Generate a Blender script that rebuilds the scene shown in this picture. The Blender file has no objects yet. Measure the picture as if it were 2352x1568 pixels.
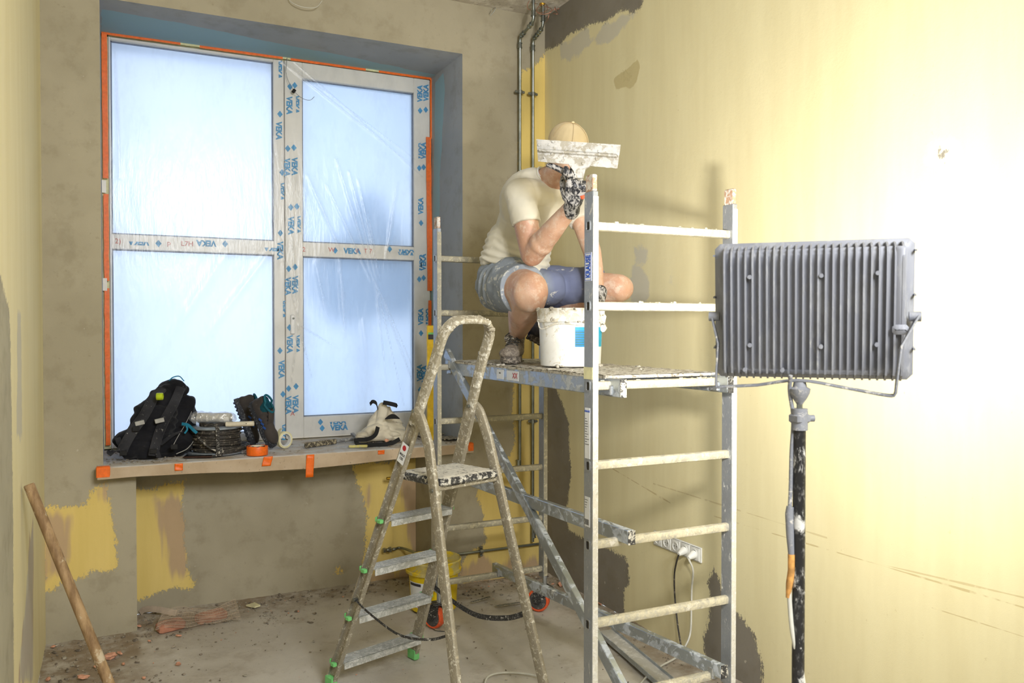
import bpy, bmesh, math, random
import numpy as np
from mathutils import Vector, Matrix, noise, Quaternion
random.seed(7)
R = math.radians
SC = bpy.context.scene
COL = SC.collection

# ------------------------------------------------------------------ camera
EYE = Vector((0.0, 0.0, 1.56))
FPX = 1900.0
YAW = R(25.86); PITCH = math.atan(32 / FPX)
cam = bpy.data.cameras.new('camera'); camo = bpy.data.objects.new('camera', cam); COL.objects.link(camo)
camo.location = EYE; camo.rotation_euler = (R(90) - PITCH, 0, -YAW)
cam.sensor_width = 36.0; cam.lens = 36.0 * FPX / 2352.0; cam.clip_start = 0.05
cam.dof.use_dof = True; cam.dof.focus_distance = 3.9; cam.dof.aperture_fstop = 8.0
SC.camera = camo

# ------------------------------------------------------------------ world (overcast daylight outside)
W = bpy.data.worlds.new('overcast_sky'); SC.world = W; W.use_nodes = True
bg = W.node_tree.nodes['Background']
bg.inputs['Color'].default_value = (0.78, 0.87, 1.0, 1); bg.inputs['Strength'].default_value = 1.65

# ------------------------------------------------------------------ lights
FLOOD = Vector((1.312, 1.280, 1.594))            # centre of the flood light's body
FN = Vector((math.sin(R(46)), math.cos(R(46)), 0.10)).normalized()   # the way it shines
def area_light(name, loc, direction, sx, sy, power, color, spread=180):
    l = bpy.data.lights.new(name, 'AREA'); l.shape = 'RECTANGLE'; l.size = sx; l.size_y = sy
    l.energy = power; l.color = color; l.spread = R(spread)
    o = bpy.data.objects.new(name, l); COL.objects.link(o); o.location = loc
    o.rotation_euler = Vector(direction).to_track_quat('-Z', 'Y').to_euler()
    return o
flood_lamp = area_light('flood_lamp', FLOOD + FN * 0.075, FN, 0.13, 0.10, 15.5, (1.0, 0.955, 0.88), 125)
fill_lamp = area_light('fill_lamp', (1.0, -1.1, 3.0), (-0.12, 0.8, -0.42), 1.2, 0.9, 134, (0.95, 0.97, 1.0), 180)  # fill lamp added behind the camera to brighten the near side

SC.view_settings.view_transform = 'Standard'; SC.view_settings.look = 'None'
SC.view_settings.exposure = 0.3; SC.view_settings.gamma = 1.0; SC.view_settings.use_curve_mapping = False
SC.cycles.max_bounces = 6; SC.cycles.diffuse_bounces = 3; SC.cycles.glossy_bounces = 3
SC.cycles.use_adaptive_sampling = True; SC.cycles.adaptive_threshold = 0.06
SC.cycles.transmission_bounces = 6; SC.cycles.transparent_max_bounces = 10
SC.cycles.caustics_reflective = False; SC.cycles.caustics_refractive = True
SC.cycles.sample_clamp_indirect = 6.0

# ------------------------------------------------------------------ measuring helpers (pixel of the 2352x1568 photograph -> point in the room)
_Q = camo.rotation_euler.to_matrix()
def ray(px, py):
    return _Q @ Vector(((px - 1176) / FPX, (784 - py) / FPX, -1.0))
def P(px, py, ax, val):
    r = ray(px, py); i = 'XYZ'.index(ax)
    return EYE + r * ((val - EYE[i]) / r[i])
def D(px, py, d):
    return EYE + ray(px, py) * d

# ------------------------------------------------------------------ object helpers
ORG = {}
def link(o): COL.objects.link(o); return o
def tag(o, label=None, cat=None, group=None, kind=None):
    if label: o['label'] = label
    if cat: o['category'] = cat
    if group: o['group'] = group
    if kind: o['kind'] = kind
    return o
def thing(name, loc, label, cat, group=None):
    o = bpy.data.objects.new(name, None); o.empty_display_size = 0.05; link(o)
    o.location = loc; ORG[o.name] = Vector(loc)
    return tag(o, label, cat, group)
def frame_of(t, ref=Vector((0, 0, 1))):
    t = t.normalized(); a = ref - t * ref.dot(t)
    if a.length < 1e-4:
        ref = Vector((1, 0, 0)); a = ref - t * ref.dot(t)
    a.normalize(); return a, t.cross(a)
def catmull(pts, n=6, closed=False):
    pts = [Vector(p) for p in pts]; out = []; m = len(pts)
    rng = range(m if closed else m - 1)
    for i in rng:
        p1, p2 = pts[i], pts[(i + 1) % m]
        p0 = pts[i - 1] if (closed or i > 0) else p1 * 2 - p2
        p3 = pts[(i + 2) % m] if (closed or i + 2 < m) else p2 * 2 - p1
        for k in range(n):
            t = k / n
            out.append(0.5 * ((2 * p1) + (p2 - p0) * t + (2 * p0 - 5 * p1 + 4 * p2 - p3) * t * t + (3 * p1 - p0 - 3 * p2 + p3) * t ** 3))
    if not closed: out.append(pts[-1])
    return out

class MB:
    def __init__(s): s.v = []; s.f = []
    def quad_ring(s, rings, caps=True, closed=False):
        b = len(s.v); n = len(rings[0])
        for r in rings: s.v += [Vector(p) for p in r]
        m = len(rings)
        for i in range(m if closed else m - 1):
            for j in range(n):
                k = (j + 1) % n; i2 = (i + 1) % m
                s.f.append((b + i * n + j, b + i * n + k, b + i2 * n + k, b + i2 * n + j))
        if caps and not closed:
            s.f.append(tuple(b + j for j in reversed(range(n))))
            s.f.append(tuple(b + (m - 1) * n + j for j in range(n)))
        return s
    def box(s, c, size, rot=None, bev=0.0):
        c = Vector(c); hx, hy, hz = size[0] / 2, size[1] / 2, size[2] / 2
        M = rot or Matrix.Identity(3)
        if bev <= 0:
            rings = [[c + M @ Vector((x, y, z)) for x, y in ((-hx, -hy), (hx, -hy), (hx, hy), (-hx, hy))] for z in (-hz, hz)]
            return s.quad_ring(rings)
        b = min(bev, hx, hy, hz) * 0.999
        def ring(ins, z):
            X, Y = hx - ins, hy - ins; q = b * 0.8
            return [c + M @ Vector((x, y, z)) for x, y in ((-X + q, -Y), (X - q, -Y), (X, -Y + q), (X, Y - q), (X - q, Y), (-X + q, Y), (-X, Y - q), (-X, -Y + q))]
        return s.quad_ring([ring(b, -hz), ring(0, -hz + b), ring(0, hz - b), ring(b, hz)])
    def bbox(s, lo, hi, bev=0.0):
        lo, hi = Vector(lo), Vector(hi); return s.box((lo + hi) / 2, hi - lo, None, bev)
    def beam(s, p0, p1, w, h, up=Vector((0, 0, 1)), bev=0.0):
        p0, p1 = Vector(p0), Vector(p1); t = (p1 - p0); L = t.length
        a, b = frame_of(t, Vector(up))
        M = Matrix((b, a, t.normalized())).transposed()
        return s.box((p0 + p1) / 2, (w, h, L), M, bev)
    def sweep(s, pts, prof, side, closed=False, caps=True):
        pts = [Vector(p) for p in pts]; side = Vector(side).normalized(); rings = []; n = len(pts)
        for i in range(n):
            if closed: t = pts[(i + 1) % n] - pts[i - 1]
            else: t = pts[min(i + 1, n - 1)] - pts[max(i - 1, 0)]
            t.normalize(); sd = (side - t * side.dot(t)).normalized(); b = t.cross(sd)
            rings.append([pts[i] + sd * a + b * c for a, c in prof])
        return s.quad_ring(rings, caps, closed)
    def tube(s, pts, r, seg=8, closed=False, caps=True):
        pts = [Vector(p) for p in pts]; n = len(pts); rings = []
        rr = r if isinstance(r, (list, tuple)) else [r] * n
        t0 = (pts[1] - pts[0]).normalized(); a, _ = frame_of(t0)
        for i in range(n):
            if closed: t = pts[(i + 1) % n] - pts[i - 1]
            else: t = pts[min(i + 1, n - 1)] - pts[max(i - 1, 0)]
            if t.length < 1e-9: t = t0
            t = t.normalized(); a = a - t * a.dot(t)
            if a.length < 1e-5: a, _ = frame_of(t)
            a.normalize(); b = t.cross(a)
            rings.append([pts[i] + (a * math.cos(2 * math.pi * k / seg) + b * math.sin(2 * math.pi * k / seg)) * rr[i] for k in range(seg)])
        return s.quad_ring(rings, caps, closed)
    def lathe(s, base, axis, prof, seg=32, caps=True, closed=False):
        base = Vector(base); ax = Vector(axis).normalized(); a, b = frame_of(ax, Vector((0, 1, 0.01)))
        rings = [[base + ax * z + (a * math.cos(2 * math.pi * k / seg) + b * math.sin(2 * math.pi * k / seg)) * max(r, 1e-4) for k in range(seg)] for r, z in prof]
        return s.quad_ring(rings, caps, closed)
    def prism(s, poly, d):
        b = len(s.v); n = len(poly); d = Vector(d)
        s.v += [Vector(p) for p in poly] + [Vector(p) + d for p in poly]
        s.f.append(tuple(b + i for i in reversed(range(n)))); s.f.append(tuple(b + n + i for i in range(n)))
        for i in range(n):
            j = (i + 1) % n; s.f.append((b + i, b + j, b + n + j, b + n + i))
        return s
    def blob(s, c, rx, ry, rz, seg=12, rings=8, rot=None, jit=0.0, flat=False):
        c = Vector(c); M = rot or Matrix.Identity(3); rs = []
        for i in range(1, rings):
            th = math.pi * i / rings; row = []
            for k in range(seg):
                ph = 2 * math.pi * k / seg; j = 1 + random.uniform(-jit, jit)
                row.append(c + M @ Vector((rx * math.sin(th) * math.cos(ph) * j, ry * math.sin(th) * math.sin(ph) * j, -rz * math.cos(th) * (1 if flat else j))))
            rs.append(row)
        return s.quad_ring(rs)
    def grid(s, fn, nu, nv, closed_u=False):
        b = len(s.v)
        for j in range(nv + 1):
            for i in range(nu + (0 if closed_u else 1)): s.v.append(Vector(fn(i / nu, j / nv)))
        w = nu + (0 if closed_u else 1)
        for j in range(nv):
            for i in range(nu):
                i2 = (i + 1) % w
                s.f.append((b + j * w + i, b + j * w + i2, b + (j + 1) * w + i2, b + (j + 1) * w + i))
        return s
    def build(s, name, mat, parent=None, smooth=40, fix=True):
        me = bpy.data.meshes.new(name)
        if parent is not None: o0 = ORG[parent.name]
        else:
            xs = [p.x for p in s.v]; ys = [p.y for p in s.v]; zs = [p.z for p in s.v]
            o0 = Vector(((min(xs) + max(xs)) / 2, (min(ys) + max(ys)) / 2, min(zs)))
        me.from_pydata([tuple(p - o0) for p in s.v], [], s.f); 
        if fix:
            bm = bmesh.new(); bm.from_mesh(me); bmesh.ops.recalc_face_normals(bm, faces=bm.faces); bm.to_mesh(me); bm.free()
        return finish(name, me, mat, parent, o0, smooth)
def finish(name, me, mat, parent, o0, smooth=40):
    if smooth:
        me.shade_smooth(); me.set_sharp_from_angle(angle=R(smooth))
    if mat is not None:
        for m in (mat if isinstance(mat, (list, tuple)) else [mat]): me.materials.append(m)
    o = bpy.data.objects.new(name, me); link(o)
    if parent is not None: o.parent = parent; ORG[o.name] = o0
    else: o.location = o0; ORG[o.name] = o0
    return o

class Blob:
    """solids melted together into one organic surface"""
    def __init__(s): s.m = MB()
    def cap(s, p0, p1, r0, r1, seg=16):
        p0, p1 = Vector(p0), Vector(p1); t = p1 - p0; L = max(t.length, 1e-5); prof = []
        for k in range(6): a = R(-85 + 17 * k); prof.append((r0 * math.cos(a), r0 * math.sin(a)))
        for k in range(6): a = R(0 + 17 * k); prof.append((r1 * math.cos(a), L + r1 * math.sin(a)))
        s.m.lathe(p0, t, prof, seg); return s
    def chain(s, pts, rad):
        for i in range(len(pts) - 1): s.cap(pts[i], pts[i + 1], rad[i], rad[i + 1])
        return s
    def cyl(s, p0, p1, r0, r1, seg=24):
        p0, p1 = Vector(p0), Vector(p1); s.m.lathe(p0, p1 - p0, [(r0, 0), (r1, (p1 - p0).length)], seg); return s
    def ell(s, c, rx, ry, rz, rot=None): s.m.blob(c, rx, ry, rz, 20, 14, rot); return s
    def box(s, c, size, rot=None, bev=0): s.m.box(c, size, rot, bev); return s
    def build(s, name, mat, parent=None, voxel=0.008, smooth_it=6, disp=None):
        me = bpy.data.meshes.new(name); me.from_pydata([tuple(p) for p in s.m.v], [], s.m.f)
        bm = bmesh.new(); bm.from_mesh(me)
        bmesh.ops.recalc_face_normals(bm, faces=bm.faces); bm.to_mesh(me); bm.free()
        t = bpy.data.objects.new('tmp', me); link(t)
        md = t.modifiers.new('r', 'REMESH'); md.mode = 'VOXEL'; md.voxel_size = voxel
        if smooth_it:
            ms = t.modifiers.new('s', 'SMOOTH'); ms.iterations = smooth_it; ms.factor = 0.5
        dg = bpy.context.evaluated_depsgraph_get(); ev = t.evaluated_get(dg)
        out = bpy.data.meshes.new_from_object(ev); bpy.data.objects.remove(t)
        out.name = name; out.materials.clear()
        if disp:
            nv = [v.normal.copy() for v in out.vertices]
            for v, n in zip(out.vertices, nv): v.co = v.co + n * disp(v.co, n)
        if parent is not None: o0 = ORG[parent.name]
        else:
            xs = [v.co for v in out.vertices]
            o0 = Vector(((min(p.x for p in xs) + max(p.x for p in xs)) / 2, (min(p.y for p in xs) + max(p.y for p in xs)) / 2, min(p.z for p in xs)))
        out.transform(Matrix.Translation(-o0))
        return finish(name, out, mat, parent, o0, 180)

# ------------------------------------------------------------------ material helpers
def srgb(r, g, b):
    f = lambda c: ((c / 255 + 0.055) / 1.055) ** 2.4 if c / 255 > 0.04045 else c / 255 / 12.92
    return (f(r), f(g), f(b), 1)
class NT:
    def __init__(s, name):
        s.mat = bpy.data.materials.new(name); s.mat.use_nodes = True; s.t = s.mat.node_tree
        s.b = s.t.nodes['Principled BSDF']; s.out = s.t.nodes['Material Output']
        s._tc = None
    def n(s, typ, **kw):
        n = s.t.nodes.new(typ)
        for k, v in kw.items():
            if k.startswith('_'): setattr(n, k[1:], v)
            else:
                key = int(k[1:]) if (k[0] == 'i' and k[1:].isdigit()) else k.replace('_', ' ')
                if hasattr(v, 'links') or isinstance(v, bpy.types.NodeSocket): s.t.links.new(v, n.inputs[key])
                else: n.inputs[key].default_value = v
        return n
    def l(s, a, b): s.t.links.new(a, b)
    @property
    def co(s):
        if s._tc is None: s._tc = s.t.nodes.new('ShaderNodeNewGeometry')
        return s._tc.outputs['Position']
    def noise(s, scale, detail=4, rough=0.5, vec=None, stretch=None, dist=0.0):
        v = vec or s.co
        if stretch:
            m = s.n('ShaderNodeMapping', Vector=v, Scale=stretch); v = m.outputs[0]
        return s.n('ShaderNodeTexNoise', Vector=v, Scale=scale, Detail=detail, Roughness=rough, Distortion=dist).outputs['Fac']
    def math(s, op, a, b=0.0, c=0.0, clamp=False):
        n = s.t.nodes.new('ShaderNodeMath'); n.operation = op; n.use_clamp = clamp
        for i, v in enumerate((a, b, c)):
            if isinstance(v, bpy.types.NodeSocket): s.l(v, n.inputs[i])
            else: n.inputs[i].default_value = v
        return n.outputs[0]
    def ramp(s, v, lo, hi):   # smooth step
        n = s.n('ShaderNodeMapRange', Value=v, From_Min=lo, From_Max=hi); n.interpolation_type = 'SMOOTHSTEP'
        return n.outputs[0]
    def mix(s, f, a, b):
        n = s.t.nodes.new('ShaderNodeMix'); n.data_type = 'RGBA'
        for v, i in ((f, 0), (a, 6), (b, 7)):
            if isinstance(v, bpy.types.NodeSocket): s.l(v, n.inputs[i])
            else: n.inputs[i].default_value = v
        return n.outputs[2]
    def attr(s, name):
        n = s.n('ShaderNodeAttribute'); n.attribute_name = name; return n.outputs['Fac']
    def bump(s, h, strength=0.3, dist=0.01):
        b = s.n('ShaderNodeBump', Height=h, Strength=strength, Distance=dist); s.l(b.outputs[0], s.b.inputs['Normal'])
    def set(s, col=None, rough=None, metal=None, **kw):
        for k, v in (('Base Color', col), ('Roughness', rough), ('Metallic', metal)):
            if v is None: continue
            if isinstance(v, bpy.types.NodeSocket): s.l(v, s.b.inputs[k])
            else: s.b.inputs[k].default_value = v
        for k, v in kw.items(): s.b.inputs[k.replace('_', ' ')].default_value = v
        return s.mat
def plain(name, col, rough=0.6, metal=0.0, var=0.08, scale=30, bump=0.0, bscale=80, spec=0.5):
    m = NT(name); n = m.noise(scale, 4)
    dark = tuple(c * (1 - var * 2) for c in col[:3]) + (1,); lite = tuple(min(1, c * (1 + var)) for c in col[:3]) + (1,)
    m.set(m.mix(m.ramp(n, 0.3, 0.7), dark, lite), rough, metal); m.b.inputs['Specular IOR Level'].default_value = spec
    if bump: m.bump(m.noise(bscale, 3), bump, 0.002)
    return m.mat
def splat(name, base, rough, metal, sp, amount, scale=25, sp2=None, amount2=0.35, var=0.15, stretch=None, bump=0.35):
    """a surface spattered with dried plaster and paint; amount = share that is covered"""
    m = NT(name); n0 = m.noise(12, 4); g = m.noise(scale * 3.3, 4, 0.7, None, stretch)
    b = m.mix(n0, tuple(c * (1 - var) for c in base[:3]) + (1,), tuple(min(1, c * (1 + var)) for c in base[:3]) + (1,))
    b = m.mix(m.math('MULTIPLY', m.ramp(g, 0.5, 0.75), 0.35), b, sp)
    n1 = m.math('ADD', m.noise(scale, 5, 0.68, None, stretch, 0.6), m.math('MULTIPLY', m.math('SUBTRACT', g, 0.5), 0.16)); th = 0.5 + (0.5 - amount) * 0.42
    k1 = m.ramp(n1, th - 0.035, th + 0.055)
    spd = tuple(c * 0.80 for c in sp[:3]) + (1,)
    c = m.mix(k1, b, m.mix(m.ramp(m.math('ADD', m.math('MULTIPLY', g, 0.6), m.math('MULTIPLY', m.noise(scale * 0.8, 3), 0.4)), 0.38, 0.58), spd, sp))
    if sp2:
        n2 = m.math('ADD', m.noise(scale * 0.45, 6, 0.72, None, stretch, 0.4), m.math('MULTIPLY', m.math('SUBTRACT', g, 0.5), 0.14)); th2 = 0.5 + (0.5 - amount2) * 0.42
        k2 = m.ramp(n2, th2 - 0.03, th2 + 0.06); c = m.mix(k2, c, sp2); k1 = m.math('MAXIMUM', k1, k2)
    m.set(c, m.math('MULTIPLY_ADD', k1, 0.85 - rough, rough), m.math('MULTIPLY', m.math('SUBTRACT', 1.0, k1), metal))
    if bump: m.bump(m.math('ADD', k1, m.math('MULTIPLY', g, 0.5)), bump, 0.002)
    return m.mat
# ------------------------------------------------------------------ materials
C_WHITE = srgb(232, 230, 222); C_CREAM = srgb(226, 218, 196)
M = {}
M['alu'] = splat('spattered aluminium', srgb(168, 172, 176), 0.42, 0.75, C_WHITE, 0.2, 60, C_CREAM, 0.15)
M['alu_white'] = splat('plaster crusted rung', srgb(190, 186, 172), 0.5, 0.4, srgb(204, 196, 170), 0.62, 40, srgb(218, 212, 196), 0.3)
M['alu_clean'] = splat('galvanised steel', srgb(176, 184, 192), 0.38, 0.8, srgb(192, 198, 204), 0.42, 18, C_WHITE, 0.08)
M['alu_brown'] = splat('grimy ladder aluminium', srgb(158, 150, 132), 0.5, 0.35, srgb(214, 208, 190), 0.32, 60, srgb(186, 174, 148), 0.24)
M['alu_heavy'] = splat('plaster coated ladder hoop', srgb(168, 160, 140), 0.55, 0.3, srgb(206, 200, 184), 0.42, 60, srgb(226, 222, 208), 0.3)
M['step'] = splat('dusty ribbed step', srgb(178, 180, 176), 0.55, 0.4, srgb(205, 205, 200), 0.5, 60, srgb(150, 142, 125), 0.2)
M['pad'] = splat('black pad crusted with plaster', srgb(52, 52, 54), 0.6, 0, srgb(214, 210, 198), 0.44, 42)
M['padtop'] = splat('pad top crusted with plaster', srgb(120, 116, 106), 0.8, 0, srgb(222, 216, 200), 0.74, 40)
M['green'] = plain('green plastic', srgb(122, 204, 122), 0.45)
M['deck'] = splat('plaster caked plywood deck', srgb(128, 120, 106), 0.8, 0, srgb(208, 203, 190), 0.62, 45, srgb(166, 158, 142), 0.3)
M['wood_end'] = splat('wooden plug', srgb(188, 150, 122), 0.7, 0, srgb(228, 222, 212), 0.5, 40)
M['dark'] = plain('hole shade and iris', srgb(48, 44, 38), 0.9)  # shade colour for plates standing in for holes; also the irises
M['rubber'] = splat('black rubber strap', srgb(40, 40, 42), 0.6, 0, srgb(210, 206, 196), 0.24, 50)
M['black_pole'] = splat('black painted steel', srgb(30, 30, 32), 0.35, 0.0, srgb(206, 204, 198), 0.3, 26, None, 0.3, 0.15, (1, 1, .5))
M['flood'] = splat('grey cast aluminium', srgb(138, 140, 148), 0.5, 0.1, srgb(152, 153, 157), 0.42, 26, srgb(206, 202, 190), 0.13, 0.12, (1, 1, .28), 0.2)
M['steel'] = plain('zinc plated steel', srgb(150, 154, 152), 0.3, 0.9, 0.1)
M['pipe'] = plain('press fit steel pipe', srgb(150, 156, 152), 0.32, 0.95, 0.12, 14)
M['orange_tape'] = plain('orange tape', srgb(246, 112, 22), 0.45, 0, 0.06, 60, 0.2, 60)
M['orange_wheel'] = splat('orange polyurethane', srgb(226, 88, 40), 0.5, 0, srgb(190, 170, 150), 0.25, 60)
M['white_plastic'] = plain('white plastic', srgb(236, 236, 230), 0.4, 0, 0.03)
M['pvc'] = plain('protective film on frame', srgb(226, 222, 212), 0.35, 0, 0.03, 8)
M['pvc_side'] = plain('white frame profile', srgb(232, 232, 232), 0.35, 0, 0.03)
M['gasket'] = plain('rubber gasket', srgb(96, 108, 130), 0.5)
M['veka'] = plain('blue print', srgb(58, 148, 200), 0.6, 0, 0.1, 60)
M['marker'] = plain('red marker', srgb(206, 96, 84), 0.7)
M['blue_ink'] = plain('royal blue print', srgb(20, 80, 190), 0.5)
M['white_sticker'] = plain('white sticker', srgb(232, 234, 236), 0.4, 0, 0.02)
M['black_ink'] = plain('black print', srgb(60, 60, 66), 0.6)
M['red_ink'] = plain('red print', srgb(178, 40, 52), 0.6)
M['pale_tape'] = plain('pale yellow masking tape', srgb(226, 222, 176), 0.6, 0, 0.06)
M['bucket'] = splat('white bucket plastic', srgb(238, 238, 234), 0.4, 0, srgb(212, 204, 184), 0.2, 14, srgb(170, 160, 138), 0.05, 0.03)
M['bucket_rim'] = splat('plaster crusted rim', srgb(232, 230, 222), 0.6, 0, srgb(216, 208, 188), 0.5, 30, srgb(160, 146, 120), 0.2, 0.05)
M['teal'] = plain('teal label', srgb(36, 158, 190), 0.5, 0, 0.05)
M['yellow_pl'] = plain('yellow plastic', srgb(238, 206, 20), 0.4, 0, 0.05)
M['yellow_lid'] = splat('dusty yellow lid', srgb(226, 196, 40), 0.5, 0, srgb(206, 190, 120), 0.5, 10)
M['skin'] = None
def skin_mat():
    m = NT('skin'); n = m.noise(9, 4); c = m.mix(m.ramp(n, 0.35, 0.68), srgb(190, 147, 122), srgb(214, 176, 151))
    d = m.noise(22, 8, 0.7); c = m.mix(m.math('MULTIPLY', m.ramp(d, 0.48, 0.66), 0.55), c, srgb(222, 208, 192))
    h = m.noise(300, 2, 0.5, None, (1, 1, .3)); c = m.mix(m.math('MULTIPLY', m.ramp(h, 0.55, 0.68), 0.16), c, srgb(150, 96, 66))
    m.set(c, 0.5); m.b.inputs['Subsurface Weight'].default_value = 0.08; m.b.inputs['Subsurface Radius'].default_value = (.01, .004, .002)
    m.bump(m.noise(120, 3), 0.15, 0.001); return m.mat
M['skin'] = skin_mat()
def cloth_mat(name, c1, c2, dirt=None, damt=0.3, scale=14, bump=0.25, weave=900):
    m = NT(name); n = m.noise(7, 5); c = m.mix(m.ramp(n, 0.3, 0.7), c1, c2); h = m.noise(scale, 6, 0.6)
    if dirt:
        th = 0.5 + (0.5 - damt) * 0.42; k = m.ramp(m.noise(scale * 2, 9, 0.72), th, th + 0.03); c = m.mix(k, c, dirt)
    m.set(c, 0.92); m.b.inputs['Specular IOR Level'].default_value = 0.15
    m.b.inputs['Sheen Weight'].default_value = 0.1
    m.bump(h, bump, 0.006); return m.mat
M['shirt'] = cloth_mat('cream cotton jersey', srgb(212, 206, 188), srgb(222, 217, 202), srgb(236, 234, 228), 0.14, 9, 0.2)
M['crust'] = splat('plaster crust on post edge', srgb(206, 202, 188), .8, 0, srgb(224, 221, 212), .5, 50, srgb(176, 170, 152), .16)
M['shorts'] = cloth_mat('blue grey work cloth', srgb(98, 106, 136), srgb(112, 120, 148), srgb(170, 172, 172), 0.16, 10, 0.3)
M['shorts_dirty'] = cloth_mat('plastered work cloth', srgb(132, 140, 148), srgb(146, 154, 164), srgb(214, 212, 204), 0.27, 12, 0.5)
_m = NT('blue grey and plastered work cloth'); _n = _m.noise(7, 5); _k = _m.attr('dust')
_c = _m.mix(_k, _m.mix(_n, srgb(98, 106, 136), srgb(114, 122, 150)), _m.mix(_n, srgb(130, 138, 148), srgb(148, 156, 166)))
_t = _m.math('ADD', _m.noise(24, 7, .7), _m.math('MULTIPLY', _k, .045)); _c = _m.mix(_m.math('MULTIPLY', _m.ramp(_t, .60, .66), .85), _c, srgb(206, 205, 198)); _m.set(_c, .92); _m.bump(_m.noise(12, 6, .6), .4, .006); M['shorts'] = _m.mat
M['cap'] = cloth_mat('sand coloured cap', srgb(214, 192, 150), srgb(222, 202, 162), None, 0, 30, 0.1)
M['sock'] = plain('navy sock', srgb(36, 40, 64), 0.95)
M['glove'] = splat('black glove smeared with plaster', srgb(30, 32, 40), 0.4, 0, srgb(178, 175, 172), 0.5, 60, srgb(120, 120, 124), .25, .15, (1, 1, .6), .4)
M['boot'] = splat('plaster caked boot', srgb(120, 110, 100), 0.8, 0, srgb(160, 150, 136), 0.5, 80, srgb(186, 178, 164), 0.22)
M['boot_dark'] = splat('dark boot leather', srgb(66, 64, 66), 0.8, 0, srgb(140, 136, 128), 0.25, 40)
M['sole'] = splat('dusty rubber sole', srgb(86, 80, 74), 0.85, 0, srgb(170, 160, 146), 0.45, 60)
M['trowel'] = splat('plaster smeared blade', srgb(160, 154, 140), 0.7, 0.0, srgb(196, 194, 190), 0.62, 26, srgb(146, 138, 118), 0.22)
M['pack'] = cloth_mat('black nylon', srgb(20, 20, 24), srgb(36, 36, 40), srgb(110, 108, 104), 0.08, 16, 0.5)
M['strap'] = cloth_mat('black padded strap', srgb(34, 34, 38), srgb(58, 58, 62), srgb(140, 138, 132), 0.22, 30, 0.4)
M['reflect'] = plain('grey reflective patch', srgb(170, 168, 162), 0.6)
M['cyan_cloth'] = plain('petrol blue cord', srgb(22, 120, 150), 0.8, 0, 0.15)
M['lime'] = plain('lime green plastic', srgb(186, 206, 30), 0.4)
M['cable_black'] = splat('dusty black cable', srgb(52, 48, 44), 0.6, 0, srgb(150, 140, 124), 0.3, 40)
M['drum'] = plain('grey drum steel', srgb(150, 158, 166), 0.4, 0.3, 0.1)
M['knot'] = splat('plaster flecked strap', srgb(42, 40, 38), 0.8, 0, srgb(196, 190, 178), 0.32, 60)
M['shoe'] = cloth_mat('dark grey suede', srgb(58, 54, 52), srgb(76, 70, 66), srgb(96, 90, 84), 0.2, 40, 0.25)
M['shoe_lining'] = plain('teal lining', srgb(16, 96, 112), 0.8, 0, 0.15)
M['shoe_print'] = plain('blue decoration', srgb(50, 92, 170), 0.7)
M['shoe_sole'] = splat('worn dark outsole', srgb(46, 48, 54), 0.8, 0, srgb(120, 122, 126), 0.35, 70)
M['tote'] = cloth_mat('cream tote canvas', srgb(214, 204, 182), srgb(226, 218, 198), srgb(198, 186, 160), 0.2, 12, 0.3)
M['tote_black'] = plain('black webbing', srgb(24, 24, 26), 0.85)
M['cardboard'] = plain('cream tube', srgb(222, 212, 188), 0.7, 0, 0.08, 20)
M['paper_roll'] = plain('white paper roll', srgb(226, 224, 218), 0.8, 0, 0.04)
M['hammer'] = splat('dusty hammer steel', srgb(140, 142, 144), 0.45, 0.6, srgb(186, 184, 178), 0.4, 50)
M['hammer_grip'] = splat('black and sand speckled grip', srgb(74, 68, 58), 0.8, 0, srgb(176, 164, 134), 0.5, 60)
M['phone'] = plain('brown phone case', srgb(74, 50, 40), 0.5)
M['glass_black'] = plain('black screen', srgb(12, 12, 14), 0.12)
M['masking'] = plain('masking tape', srgb(228, 220, 176), 0.6)
M['yellow_tool'] = splat('yellow handle', srgb(216, 204, 120), 0.6, 0, srgb(190, 186, 170), 0.4, 50)
M['level'] = plain('yellow level', srgb(240, 200, 40), 0.4)
M['copper'] = plain('copper wire', srgb(176, 122, 98), 0.4, 0.6)
M['brass'] = plain('brass', srgb(190, 150, 50), 0.3, 0.8)
M['red'] = plain('red plastic', srgb(170, 26, 36), 0.45)
M['grey_cable'] = splat('dusty grey cable', srgb(128, 130, 136), 0.6, 0, srgb(196, 192, 184), 0.3, 40)
M['white_cable'] = plain('white cable', srgb(206, 204, 192), 0.5, 0, 0.05)
M['rust_tape'] = plain('ochre tape', srgb(206, 150, 80), 0.7, 0, 0.2, 60)
M['brick'] = plain('brick fragment', srgb(220, 162, 132), 0.95, 0, 0.12, 40, 0.5, 60)
M['brick_dark'] = plain('brick red', srgb(190, 132, 106), 0.95, 0, 0.15, 20, 0.5, 60)
M['crumb'] = plain('plaster crumbs', srgb(156, 144, 126), 0.95, 0, 0.25, 60)
M['crumb_dark'] = plain('dark crumbs', srgb(128, 116, 100), 0.95, 0, 0.25, 60)
M['crumb_light'] = plain('pale crumbs', srgb(176, 168, 150), 0.95, 0, 0.2, 60)
M['fibre'] = plain('pale fibreglass mesh', srgb(186, 168, 146), 0.7)
M['stick'] = NT('weathered wooden pole'); 
_m = M['stick']; _n = _m.noise(26, 7, 0.65, None, (1, 1, .25)); _c = _m.mix(_m.ramp(_n, 0.35, 0.65), srgb(126, 98, 66), srgb(178, 148, 108))
_c = _m.mix(_m.ramp(_m.noise(14, 8, 0.7), 0.54, 0.62), _c, srgb(196, 180, 152)); _m.set(_c, 0.75); _m.bump(_n, 0.3, 0.003); M['stick'] = _m.mat
M['cover'] = NT('dusty brown masking paper'); _m = M['cover']; _n = _m.noise(5, 6, 0.6)
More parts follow.
